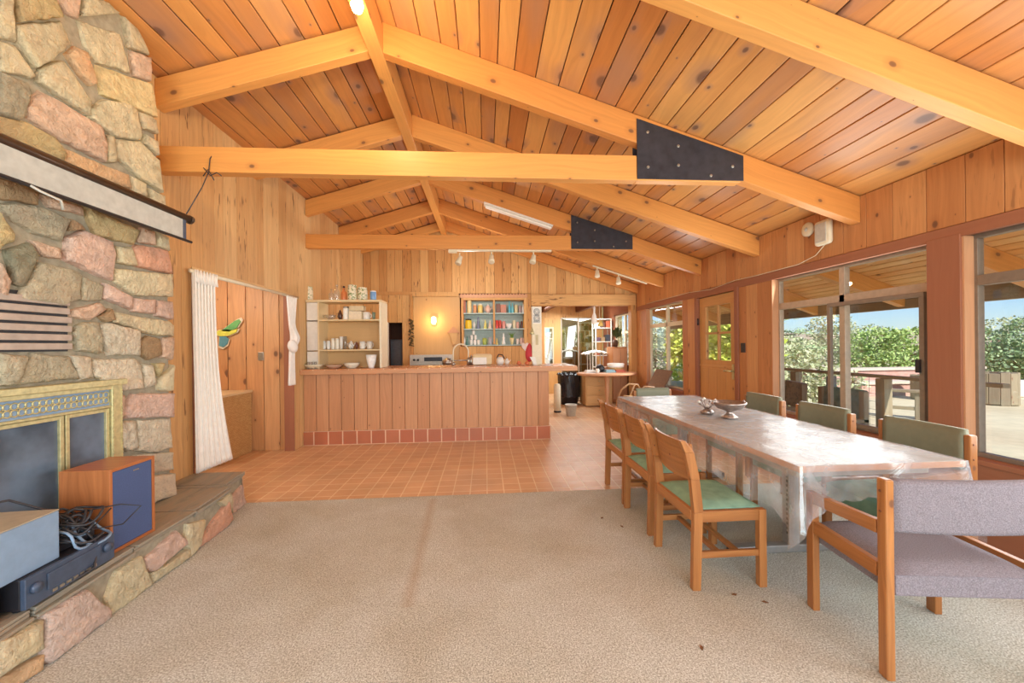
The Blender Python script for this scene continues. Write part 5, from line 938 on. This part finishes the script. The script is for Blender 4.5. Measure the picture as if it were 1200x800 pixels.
# wall speakers
t = thing('round_wall_speaker', 'small round cream detector on the right wall boards under the rafter', 'detector', (XR-.001, 3.64, 2.47)); MB().lathe([(.07, 0), (.07, .018), (.05, .03), (.001, .032)], 20, Matrix.Rotation(-PI/2, 4, 'Y')).build('body', MAT['cream'], t); MB().lathe([(.02, .032), (.015, .04), (.001, .04)], 12, Matrix.Rotation(-PI/2, 4, 'Y')).build('centre', MAT['greyw'], t)
t = thing('wall_speaker', 'rounded square cream speaker on the right wall with a trailing wire', 'speaker', (XR-.001, 3.44, 2.38)); MB().bb((-.06, -.085, -.12), (0, .085, .12)).build('housing', MAT['cream'], t, bevel=.03); MB().bb((-.064, -.06, -.09), (-.058, .06, .09)).build('grille', MAT['greyw'], t, bevel=.002)
tag(MB().tube([(XR-.03, 3.42, 2.27), (XR-.012, 3.55, 2.19), (XR-.018, 3.75, 2.145), (XR-.018, 4.4, 2.142), (XR-.025, 4.75, 2.15), (XR-.025, 5.3, 2.11), (XR-.02, 5.9, 2.15), (XR-.018, 7.5, 2.145)], .004, 5).build('speaker_wire', MAT['cream']), 'thin pale wire running from the square speaker along the window header', 'wire')
tag(MB().bb((XR-.008, 4.60, 1.22), (XR-.0, 4.68, 1.34)).bb((XR-.014, 4.63, 1.26), (XR-.008, 4.65, 1.30)).build('switch_plate', MAT['black'], bevel=.002), 'dark metal switch plate right of the golden door', 'switch')
# ---------------------------------------------------------------- floor debris
for k, (x, y) in enumerate(((1.30, 1.95), (.93, 1.62), (1.42, 1.88), (.88, 2.9), (.98, 2.75))):
    tag(MB().prism([(-.014, 0), (0, .008), (.016, .002), (.004, -.008)], 0, .004, Matrix.Translation((x, y, .0065)) @ Matrix.Rotation(k*1.3, 4, 'Z')).build('dry_leaf', cm('#7a5234', .8)), 'small dry brown leaf crumb on the carpet near the green-seated chairs', 'leaf', 'leaf crumbs on the carpet')
tag(MB().prism([(-.07, 0), (-.02, .05), (.06, .03), (.09, -.01), (.01, -.035)], 0, .012, Matrix.Translation((2.85, 2.35, .0065))).build('dry_leaf', cm('#c08a66', .8), bevel=.003), 'large dry leaf on the carpet under the windows beyond the armchair', 'leaf')
# ---------------------------------------------------------------- breakfast room things
t = thing('work_table', 'round-edged work table on a turned pedestal in the breakfast corner', 'table', (2.55, 7.95, 0))
MB().lathe([(.62, .70), (.64, .715), (.64, .74), (.62, .75)], 40, Matrix.Scale(.62, 4, (0, 1, 0)) @ Matrix.Identity(4)).build('tabletop', MAT['jamb'], t)
MB().lathe([(.16, 0.0), (.15, .03), (.05, .10), (.03, .2), (.05, .35), (.035, .5), (.06, .66), (.1, .70)], 16).build('pedestal', MAT['jamb'], t)
t = thing('pine_cabinet', 'low pine drawer cabinet under the work table', 'cabinet', (2.42, 8.42, 0)); MB().bb((-.28, -.28, 0.02), (.30, .25, .66)).build('carcass', MAT['tan'], t, bevel=.004)
for k in range(3): d = MB().bb((-.26, -.295, .06+.2*k), (.28, -.281, .24+.2*k)).build('drawer', MAT['tan'], t, bevel=.003); MB().cyl((.01, -.295, .15+.2*k), (.01, -.315, .15+.2*k), .012, 8).build('knob', MAT['brass'], d)
for nm_, x, z, c_, lb in (('paper_stack', 2.2, .751, '#e8e6e2', 'loose white papers on the left of the work table'), ('blue_box', 2.62, .751, '#8fb0bc', 'blue-grey carton on the work table'), ('book_stack', 2.82, .751, '#b85a40', 'red and orange books on the right of the work table')):
    tag(MB().bb((x-.12, 7.85, z), (x+.1, 8.05, z+.03)).bb((x-.1, 7.87, z+.03), (x+.08, 8.03, z+.055)).build(nm_, cm(c_, .6), bevel=.003), lb, nm_.replace('_', ' '))
vessel('mug', 2.30, 7.80, .751, .07, .09, MAT['white'], 'white mug near the front of the work table', 'mug', None)
t = thing('wicker_basket', 'pale wicker basket with white liner standing on the work table', 'basket', (2.80, 8.12, .751)); MB().lathe([(.14, 0), (.17, .17), (.16, .17), (.13, .01), (.001, .01)], 20).build('body', MAT['wicker'], t); MB().lathe([(.171, .10), (.182, .175), (.165, .18)], 24).build('liner', MAT['curtain'], t)
tag(MB().lathe([(.001, 0), (.09, .01), (.1, .08), (.06, .15), (.001, .17)], 16, Matrix.Translation((2.45, 8.1, .751))).build('black_helmet', MAT['black']), 'rounded black helmet on the work table beside the basket', 'helmet')
t = thing('trash_bin', 'large bin lined with a black bag under the end of the bar', 'bin', (1.88, 8.62, 0)); MB().lathe([(.19, 0), (.23, .55), (.24, .66)], 24).build('bin', MAT['black'], t)
V = []; F = []; n = 40
for r_ in range(7):
    for k in range(n): a = 2*PI*k/n; rad = .245+.012*math.sin(k*2.1+r_)+(.02 if r_ == 6 else 0); V.append(Vector((rad*math.cos(a), rad*math.sin(a), [.18, .3, .42, .54, .66, .70, .66][r_]+.012*math.sin(k*1.7))))
for r_ in range(6):
    for k in range(n): F.append((r_*n+k, r_*n+(k+1) % n, (r_+1)*n+(k+1) % n, (r_+1)*n+k))
MB().add(V, F, None, (.5,)*3, 0, True).build('bag', plain('black_bin_bag', '#20242c', .22, 0, .7, .3, 8), t)
tag(MB().lathe([(.001, 0), (.2, .02), (.24, .2), (.2, .38), (.08, .5), (.03, .53)], 20, Matrix.Translation((2.05, 9.2, 0))).build('filled_bag', plain('black_sack', '#22262e', .25, 0, .7, .3, 8)), 'full black rubbish sack standing behind the bin', 'bag')
t = thing('paper_roll', 'tall white cylindrical canister standing against the bar end', 'canister', (1.42, 7.60, 0)); MB().lathe([(.07, 0), (.07, .52), (.05, .56), (.001, .57)], 18).build('body', MAT['cream'], t); MB().lathe([(.073, .0), (.073, .03)], 18).build('base', MAT['black'], t)
t = thing('plastic_bucket', 'translucent white bucket on the tiles past the bar end', 'bucket', (1.60, 7.18, 0)); MB().lathe([(.085, 0), (.11, .2), (.115, .2), (.115, .215), (.1, .215), (.08, .01), (.001, .01)], 22).build('body', MAT['greyw'], t); MB().tube([(-.113, 0, .2), (-.08, -.08, .17), (0, -.12, .15), (.08, -.08, .17), (.113, 0, .2)], .003, 5).build('handle', MAT['bolt'], t)
t = thing('white_shelf_rack', 'white open shelf rack full of odds and ends by the glass slider', 'shelf', (3.0, 9.75, 0)); 
for x in (-.2, .2):
    for y in (-.15, .15): MB().bb((x-.012, y-.012, 0), (x+.012, y+.012, 2.0)).build('post', MAT['white'], t)
for k, z in enumerate((.3, .75, 1.05, 1.4, 1.75, 1.98)): MB().bb((-.21, -.16, z), (.21, .16, z+.018)).build('shelf_board', MAT['white'], t)
cols = ['#5a3a30', '#b85c3c', '#7d6a60', '#c8b8a8', '#6a4a5a', '#9a7c5c', '#3f3f4a', '#d8d0c4']; rr = random.Random(4)
names = ['maroon', 'rust', 'taupe', 'beige', 'plum', 'tan', 'charcoal', 'ivory']
lv = ['lower', 'middle', 'upper']
for k in range(9):
    z = (1.068, 1.418, 1.768)[k % 3]; x = 2.87+.13*(k//3); h = rr.uniform(.10, .19); c_ = (k*3+1) % 8
    tag(MB().bb((x-.05, 9.62, z), (x+.05, 9.8, z+h)).build('storage_box', cm(cols[c_], .6), bevel=.004), '%s box on the %s level of the white rack, %s in its row' % (names[c_], lv[k % 3], ['left', 'middle', 'right'][k//3]), 'box', 'boxes on the white rack')
t = thing('wire_drying_rack', 'white wire stand draped with white cloths in the breakfast corner', 'rack', (2.62, 9.05, .0)); mb = MB()
for x in (-.16, .16):
    for y in (-.12, .12): mb.tube([(x*.9, y, 0), (x, y, 1.18)], .01, 6)
mb.build('leg', MAT['white'], t); mb = MB()
V = []; F = []
for i in range(19):
    for j in range(9): x = -.30+.6*i/18; y = -.2+.4*j/8; V.append(Vector((x, y, 1.19-.9*abs(x)**1.6*.5+.02*math.sin(i*1.7+j)-.35*max(0, abs(y)-.12))))
for i in range(18):
    for j in range(8): a = i*9+j; F.append((a, a+9, a+10, a+1))
MB().add(V, F, None, (.5,)*3, 0, True).build('cloth', MAT['curtain'], t, thick=.01)
t = thing('wooden_tall_cabinet', 'orange-brown wooden storage case standing before the breakfast window', 'cabinet', (3.03, 8.72, 0)); MB().bb((-.16, -.2, 0.02), (.18, .22, 1.28)).build('body', MAT['wallR'], t, bevel=.006); MB().bb((-.155, -.215, .1), (.01, -.201, 1.25)).build('door', MAT['jamb'], t, bevel=.003); MB().bb((.015, -.215, .1), (.17, -.201, 1.25)).build('door', MAT['jamb'], t, bevel=.003)
tag(MB().lathe([(.05, 0), (.07, .1), (.05, .16)], 12, Matrix.Translation((3.0, 8.72, 1.281))).build('clay_pot', cm('#5a4030', .6)), 'dark clay pot on top of the wooden storage case', 'pot')
mb = MB(); rr = random.Random(6)
for k in range(60): a = rr.uniform(0, 6.28); r_ = rr.uniform(0, .11); mb.quad([(3.02+r_*math.cos(a)+d[0], 8.72+r_*math.sin(a)+d[1], 1.46+rr.uniform(0, .25)+d[2]) for d in ((0, 0, 0), (.03, .01, .01), (.04, .0, .06), (.0, -.01, .05))])
tag(mb.build('potted_plant', cm('#4c5a2c', .7)), 'small dark leafy plant in the clay pot', 'plant')
t = thing('hanging_baskets', 'cluster of white and yellow hanging ornaments under the breakfast room ceiling', 'hanging ornament', (2.42, 8.4, 1.75)); mb = MB(); mb.cyl((0, 0, .1), (0, 0, .64), .006, 6).cyl((.12, 0, .1), (.12, 0, .64), .005, 6).build('cord', MAT['cream'], t); MB().lathe([(.06, 0), (.05, .06), (.02, .11), (.008, .12)], 14, Matrix.Translation((.14, 0, 0))).build('yellow_shade', cm('#e8c870', .5), t); MB().lathe([(.04, .05), (.06, .1), (.05, .22), (.02, .3), (.03, .4), (.01, .46)], 12, Matrix.Translation((0, 0, .0))).build('white_bundle', MAT['curtain'], t)
# rattan lounge chair by the far window
t = thing('rattan_armchair', 'bentwood rattan chair with curved arms and slung back by the far window', 'chair', (2.78, 6.75, 0), PI/2+.2)
rat = plain('rattan', '#b0855a', .5, 0, .4, .15)
for s in (-1, 1): MB().tube([(s*.25, .34, 0), (s*.25, .33, .3), (s*.25, .24, .5), (s*.25, .08, .6), (s*.25, -.10, .58), (s*.25, -.22, .42), (s*.25, -.30, .2), (s*.25, -.34, 0)], .018, 8).build('arm', rat, t); MB().tube([(s*.22, .22, .0), (s*.22, .12, .3), (s*.22, -.02, .58)], .014, 8).build('brace', rat, t)
MB().box((0, -.02, .36), (.46, .48, .04), Euler((.1, 0, 0)).to_matrix()).build('seat', MAT['wicker'], t, bevel=.01); MB().box((0, -.36, .62), (.46, .035, .56), Euler((.55, 0, 0)).to_matrix()).build('backrest', plain('brown_canvas', '#8a6d55', .8), t, bevel=.01)
t = thing('side_table', 'small wooden side table with a striped runner by the far window', 'table', (2.75, 6.25, 0)); MB().bb((-.3, -.16, .40), (.3, .16, .43)).build('top', MAT['jamb'], t, bevel=.004)
for x in (-.26, .26):
    for y in (-.12, .12): MB().bb((x-.015, y-.015, 0), (x+.015, y+.015, .40)).build('leg', MAT['jamb'], t)
# ---------------------------------------------------------------- porch and outdoors
GZ = -.12
m, nt, b = newmat('sandy_ground'); q = N(nt); tc = q.n('ShaderNodeTexCoord'); n1 = q.noise(tc.outputs['Object'], .35, 5); n2 = q.noise(tc.outputs['Object'], 6, 4)
q.l(q.mix(1.0, q.ramp(n1, [(.35, H('#c9b896')), (.6, H('#d8caa9')), (.75, H('#b8a888'))]), q.ramp(n2, [(.3, (.9, .9, .9, 1)), (.7, (1.05, 1.05, 1.05, 1))]), 'MULTIPLY'), b.inputs[0]); b.inputs['Roughness'].default_value = .95; q.bump(n2, .3, .02, b); MAT['sand'] = m
struct('floor_outside', MB().bb((XR+.125, -40, GZ-.2), (90, 70, GZ)), MAT['sand'])
struct('floor_outside_back', MB().bb((-20, YR+1.75, GZ-.2), (XR+.12, 70, GZ)), MAT['sand'])
mb = MB(); rnd = random.Random(77); slope(XR+.125, 2.565, 5.15, 1.94, -2.9, 10.4, rnd, mb, (.10, .13), 1, .007); cp = struct('ceiling_porch', mb, MAT['porch'], bevel=.004)
struct('roof_deck', MB().hexa([(XR+.125, -2.9, 2.60), (5.2, -2.9, 1.962), (5.2, 10.4, 1.962), (XR+.125, 10.4, 2.60), (XR+.125, -2.9, 2.66), (5.2, -2.9, 2.03), (5.2, 10.4, 2.03), (XR+.125, 10.4, 2.66)]), MAT['groove'], cp)  # unseen deck added to stop sun leaking through the plank gaps
for k, y in enumerate([.70, 1.93, 3.15, 4.375, 5.60, 6.825, 8.05, 9.3]):
    mb = MB().hexa([(XR+.125, y-W/2, 2.36), (5.1, y-W/2, 1.76), (5.1, y+W/2, 1.76), (XR+.125, y+W/2, 2.36), (XR+.125, y-W/2, 2.56), (5.1, y-W/2, 1.955), (5.1, y+W/2, 1.955), (XR+.125, y+W/2, 2.56)], long=0)
    tag(mb.build('porch_rafter', MAT['beam'], bevel=.003), 'orange rafter under the porch roof seen through the windows', 'rafter', 'porch rafters')
tag(MB().bb((5.1, -2.9, 1.74), (5.18, 10.4, 1.97)).build('porch_beam', MAT['grayw'], bevel=.004), 'long weathered fascia beam along the edge of the porch roof', 'beam')
tag(MB().bb((5.19, -2.9, 1.86), (5.30, 10.4, 1.93)).build('rain_gutter', plain('grey_gutter', '#7e8480', .5, .3), bevel=.01), 'grey rain gutter along the porch roof edge', 'gutter')
for k, y in enumerate((4.42, 5.76, 7.1, 8.5)):
    tag(MB().bb((4.85, y-.055, GZ), (4.96, y+.055, .88)).build('railing_post', MAT['grayw'], bevel=.006), ['thick weathered railing post beyond the slider, nearest', 'weathered railing post at the left of the slider view', 'weathered railing post near the far window', 'weathered railing post farthest along the porch'][k], 'post', 'porch railing posts')
tag(MB().bb((4.87, 3.3, .885), (4.95, 9.2, .925)).build('handrail', MAT['grayw'], bevel=.004), 'thin dark railing cap board along the porch edge', 'railing')
mb = MB()
for z in [GZ+.1+.1*k for k in range(9)]: mb.bb((4.905, 4.4, z), (4.909, 9.1, z+.004))
for k in range(46): mb.bb((4.905, 4.4+.1*k, GZ+.1), (4.908, 4.404+.1*k, .885))
w_ = tag(mb.build('wire_mesh_fence', MAT['bolt']), 'fine wire mesh filling the porch railing', 'fence')
tag(MB().bb((4.72, 4.95, GZ), (4.80, 5.03, .87)).build('grey_door_post', plain('blue_grey_post', '#6e7a80', .6)), 'narrow blue-grey upright standing on the porch behind the slider', 'post')
tag(MB().bb((5.0, 9.25, GZ), (5.25, 9.4, 1.15)).build('grey_gate_post', MAT['grayw'], bevel=.01), 'broad grey post in the far window view', 'post')
def out_chair(loc, rz, mat, lab):
    t = thing('outdoor_chair', lab, 'chair', loc, rz, None); m = MAT['grayw']
    for s in (-1, 1): MB().bb((s*.27-.03, -.25, 0), (s*.27+.03, -.19, .9)).build('rear_leg', m, t, bevel=.004); MB().bb((s*.27-.025, .2, 0), (s*.27+.025, .25, .55)).build('front_leg', m, t, bevel=.004); MB().bb((s*.27-.03, -.25, .55), (s*.27+.03, .27, .59)).build('arm', m, t, bevel=.004)
    MB().box((0, -.24, .73), (.54, .05, .36), Euler((.08, 0, 0)).to_matrix()).build('backrest', mat, t, bevel=.012); MB().bb((-.25, -.2, .36), (.25, .25, .42)).build('seat', mat, t, bevel=.01); return t
out_chair((4.12, 5.2, GZ), PI/2-.3, spotted('#8a7658', '#5f5544', 20), 'mottled brown outdoor chair on the porch outside the slider')
out_chair((4.02, 4.31, GZ), PI/2, plain('faded_blue_green_canvas', '#7c9088', .8, 0, .3, .25, 14), 'faded blue-green outdoor chair on the porch outside the slider')
def bench(loc, rz, lab):
    t = thing('garden_bench', lab, 'bench', loc, rz); m = MAT['grayw']
    for x in (-.45, 0, .45): MB().bb((x-.04, -.04, 0), (x+.04, .04, .5)).build('post', m, t, bevel=.006)
    MB().bb((-.52, -.08, .5), (.52, .08, .55)).build('top_plank', m, t, bevel=.006); MB().bb((-.48, -.03, .17), (.48, .03, .23)).build('rail', m, t, bevel=.004); return t
bench((8.0, 6.6, GZ), 2.3, 'low weathered timber bench frame outside past the railing'); bench((8.9, 9.0, GZ), .3, 'pale timber bench frame in the yard behind the outdoor chairs')
brk, nt, b = newmat('red_brick'); q = N(nt); tc = q.n('ShaderNodeTexCoord'); br = q.n('ShaderNodeTexBrick'); mp = q.n('ShaderNodeMapping'); mp.inputs['Rotation'].default_value = (PI/2, 0, 0); q.l(tc.outputs['Object'], mp.inputs[0]); q.l(mp.outputs[0], br.inputs[0]); br.inputs['Scale'].default_value = 4
br.inputs['Color1'].default_value = H('#cfa394'); br.inputs['Color2'].default_value = H('#c49484'); br.inputs['Mortar'].default_value = H('#c8a898'); q.l(br.outputs[0], b.inputs[0]); b.inputs['Roughness'].default_value = .9
for (x0, y0, x1, y1, h, lab) in ((9.6, 10.6, 15.0, 11.0, .60, 'long red brick retaining wall in the sunny yard'), (9.9, 9.5, 14.3, 9.9, .32, 'lower red brick edging wall before the taller one')):
    t = thing('brick_wall', lab, 'garden wall', (x0, y0, GZ)); MB().bb((0, 0, 0), (x1-x0, y1-y0, h)).build('brickwork', brk, t); MB().bb((-.05, -.05, h), (x1-x0+.05, y1-y0+.05, h+.07)).build('coping', plain('pale_coping', '#d8c8b4', .8), t, bevel=.01)
tag(MB().bb((15.5, 7.9, GZ), (16.1, 8.5, 1.3)).build('brick_pier', brk), 'square red brick pier at the right edge of the yard', 'brick pier')
def log(loc, r, h, lab, mat=None):
    t = thing('log_planter', lab, 'planter', loc); mb = MB()
    for k in range(16):
        a = 2*PI*k/16; mb.box((r*math.cos(a), r*math.sin(a), h/2), (.10*r/.35, .15*r/.35, h*rs.uniform(.92, 1.0)), Matrix.Rotation(a, 3, 'Z'), long=2)
    mb.build('stave', MAT['grayw'] if not mat else mat, t, bevel=.008); MB().lathe([(r*.97, 0), (r*.97, h*.9), (.001, h*.9)], 16).build('soil_core', plain('soil', '#8a7a60', .9), t); return t
log((11.6, 8.1, GZ), .38, .74, 'grey wooden stave planter in the yard outside the near window'); log((11.0, 8.8, GZ), .3, .62, 'second grey log planter just left behind the stave planter')
tag(MB().bb((13.0, 6.9, GZ), (14.6, 7.6, .35)).build('green_crate', plain('green_tarp', '#7f9f6c', .8), bevel=.03), 'low green covered box beside the stave planter', 'box')
tag(MB().bb((12.6, 8.8, GZ), (14.0, 9.25, .3)).build('white_tub', plain('white_tub', '#e4ded2', .6), bevel=.05), 'low white trough at the back of the yard', 'trough')
# vegetation
def leafmat(name, a, b_, tr=.25):
    m, nt, b = newmat(name); q = N(nt); at = q.n('ShaderNodeAttribute', attribute_name='col'); q.l(q.mix(at.outputs['Fac'], H(a), H(b_)), b.inputs[0]); b.inputs['Roughness'].default_value = .6; b.inputs['Specular IOR Level'].default_value = .25; return m
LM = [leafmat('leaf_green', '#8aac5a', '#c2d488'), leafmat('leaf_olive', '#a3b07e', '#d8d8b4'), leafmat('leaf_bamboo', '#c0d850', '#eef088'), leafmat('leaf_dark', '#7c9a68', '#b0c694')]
bark = plain('bark', '#8d7c66', .9, 0, .1, .3, 20, .5)
def foliage(n, rx, ry, rz, size, seed, lumps=7):
    r = random.Random(seed); mb = MB(); C = [(r.uniform(-.6, .6)*rx, r.uniform(-.6, .6)*ry, r.uniform(-.5, .6)*rz, r.uniform(.35, .6)) for _ in range(lumps)]
    for _ in range(n):
        c = r.choice(C); v = Vector((r.gauss(0, 1), r.gauss(0, 1), r.gauss(0, 1))).normalized()*r.uniform(.6, 1.0)**.5
        p = Vector((c[0]+v.x*rx*c[3], c[1]+v.y*ry*c[3], c[2]+v.z*rz*c[3])); a = Vector((r.gauss(0, 1), r.gauss(0, 1), r.gauss(0, .6))).normalized()*size*r.uniform(.6, 1.3); b_ = a.orthogonal().normalized()*size*.35
        b_.rotate(Matrix.Rotation(r.uniform(0, 6.28), 3, a)); k = r.random(); mb.add([p, p+a*.5+b_, p+a, p+a*.5-b_], [(0, 1, 2, 3)], [[(0, 0)]*4], (k, k, k))
    return mb
protos = {}
def shrub(kind, loc, R, lab, lm, size, seed, n=2600, trunk=None, grp='trees and shrubs outside', cat='shrub'):
    t = thing(kind, lab, cat, loc, 0, grp); key = (seed, n)
    MBf = foliage(n, R[0], R[1], R[2], size, seed); o = MBf.build('foliage', LM[lm], t); o.location = (0, 0, R[2]*(.85 if not trunk else 0)+(trunk or 0)); o['kind'] = 'stuff'
    h = (trunk or R[2]*.6); mb = MB(); mb.tube([(0, 0, 0), (.05*h, 0, h*.5), (-.02*h, .03*h, h), (0, 0, h+R[2]*.5)], [.06*R[2]+.02, .05*R[2]+.015, .04*R[2]+.01, .02], 8); rr = random.Random(seed)
    for k in range(5): a = rr.uniform(0, 6.28); z = h*(.6+.12*k); mb.tube([(0, 0, z), (R[0]*.4*math.cos(a), R[1]*.4*math.sin(a), z+R[2]*.25), (R[0]*.7*math.cos(a), R[1]*.7*math.sin(a), z+R[2]*.35)], [.03*R[2], .02*R[2], .008], 6)
    mb.build('trunk', bark, t); return t
i = 0
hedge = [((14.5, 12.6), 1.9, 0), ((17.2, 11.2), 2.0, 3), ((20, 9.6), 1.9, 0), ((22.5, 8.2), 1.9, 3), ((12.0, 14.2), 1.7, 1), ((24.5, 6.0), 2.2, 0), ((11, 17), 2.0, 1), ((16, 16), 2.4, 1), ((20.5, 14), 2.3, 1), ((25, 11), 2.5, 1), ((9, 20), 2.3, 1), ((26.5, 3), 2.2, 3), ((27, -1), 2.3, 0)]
ww = ['directly behind the brick wall', 'right of the brick wall', 'in the middle of the near window', 'at the right edge of the near window', 'behind the left end of the brick wall', 'far right past the yard', 'in the distance behind the pine', 'second row behind the brick wall', 'second row behind the near window hedge', 'second row at far right', 'deep behind the railing posts', 'out past the yard to the right', 'furthest right beyond the yard']
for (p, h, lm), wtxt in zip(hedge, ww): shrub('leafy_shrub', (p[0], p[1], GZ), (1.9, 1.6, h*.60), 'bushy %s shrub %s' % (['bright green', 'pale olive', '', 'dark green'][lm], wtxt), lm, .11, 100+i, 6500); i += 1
shrub('bamboo_clump', (6.9, 9.9, GZ), (1.0, 1.1, 1.75), 'bright yellow-green bamboo clump outside the far window and door', 2, .20, 201, 3200)
shrub('bamboo_clump', (7.2, 12.6, GZ), (1.0, 1.2, 1.8), 'yellow-green bamboo clump behind the nearer clump', 2, .20, 202, 3000)
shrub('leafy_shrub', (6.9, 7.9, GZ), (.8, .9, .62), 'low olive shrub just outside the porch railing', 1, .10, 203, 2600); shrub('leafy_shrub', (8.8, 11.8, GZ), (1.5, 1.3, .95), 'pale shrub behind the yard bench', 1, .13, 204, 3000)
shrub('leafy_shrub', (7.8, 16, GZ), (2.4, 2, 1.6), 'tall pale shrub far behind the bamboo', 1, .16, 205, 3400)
# pine with level boughs
t = thing('pine_tree', 'open pine tree with level boughs seen at the left of the slider', 'tree', (10.2, 13.2, GZ), 0, 'trees and shrubs outside')
MB().tube([(0, 0, 0), (.05, 0, 1.5), (-.04, 0, 3.0), (0, 0, 5.5)], [.2, .17, .13, .05], 10).build('trunk', bark, t); rr = random.Random(12); mb = MB(); fo = MB()
for k in range(26):
    z = .9+.17*k; a = k*2.4; L = rr.uniform(1.1, 2.2)*(1-.1*(z-1)); e = Vector((L*math.cos(a), L*math.sin(a), z+rr.uniform(-.1, .35))); mb.tube([(0, 0, z), (e.x*.5, e.y*.5, (z+e.z)/2-.06), tuple(e)], [.035, .022, .008], 5)
    for _ in range(120):
        f = rr.uniform(.3, 1.05); p = Vector((e.x*f, e.y*f, z+(e.z-z)*f))+Vector((rr.gauss(0, .14), rr.gauss(0, .14), rr.gauss(0, .05))); d = Vector((rr.gauss(0, 1), rr.gauss(0, 1), rr.uniform(0, 1))).normalized()*.14; s_ = d.orthogonal().normalized()*.018; c_ = rr.random(); fo.add([p-s_, p+s_, p+d+s_*.4, p+d-s_*.4], [(0, 1, 2, 3)], [[(0, 0)]*4], (c_,)*3)
mb.build('bough', bark, t); o = fo.build('needles', LM[3], t); o['kind'] = 'stuff'
# boundary fence far off
mb = MB()
for z in (.5, .8, 1.1, 1.4): mb.tube([(11.5, 14.5, GZ+z), (25.5, 6.0, GZ+z)], .008, 4)
tag(mb.build('boundary_wire_fence', MAT['bolt']), 'thin boundary wires strung before the far hedge', 'fence')
# hills far away
mb = MB(); n = 60; V = []; F = []
for k in range(n+1): a = -.6+2.1*k/n; R_ = 75; V += [Vector((R_*math.cos(a), R_*math.sin(a), GZ-.3)), Vector(((R_+8)*math.cos(a), (R_+8)*math.sin(a), 2.2+.9*math.sin(k*.35)+.5*math.sin(k*.9))), Vector(((R_+30)*math.cos(a), (R_+30)*math.sin(a), GZ-.3))]
for k in range(n): F += [(3*k, 3*k+3, 3*k+4, 3*k+1), (3*k+1, 3*k+4, 3*k+5, 3*k+2)]
struct('floor_hills', mb.add(V, F, None, (.5,)*3, 0, True), plain('dry_hillside', '#b8a890', .95, 0, .1, .15, .3))
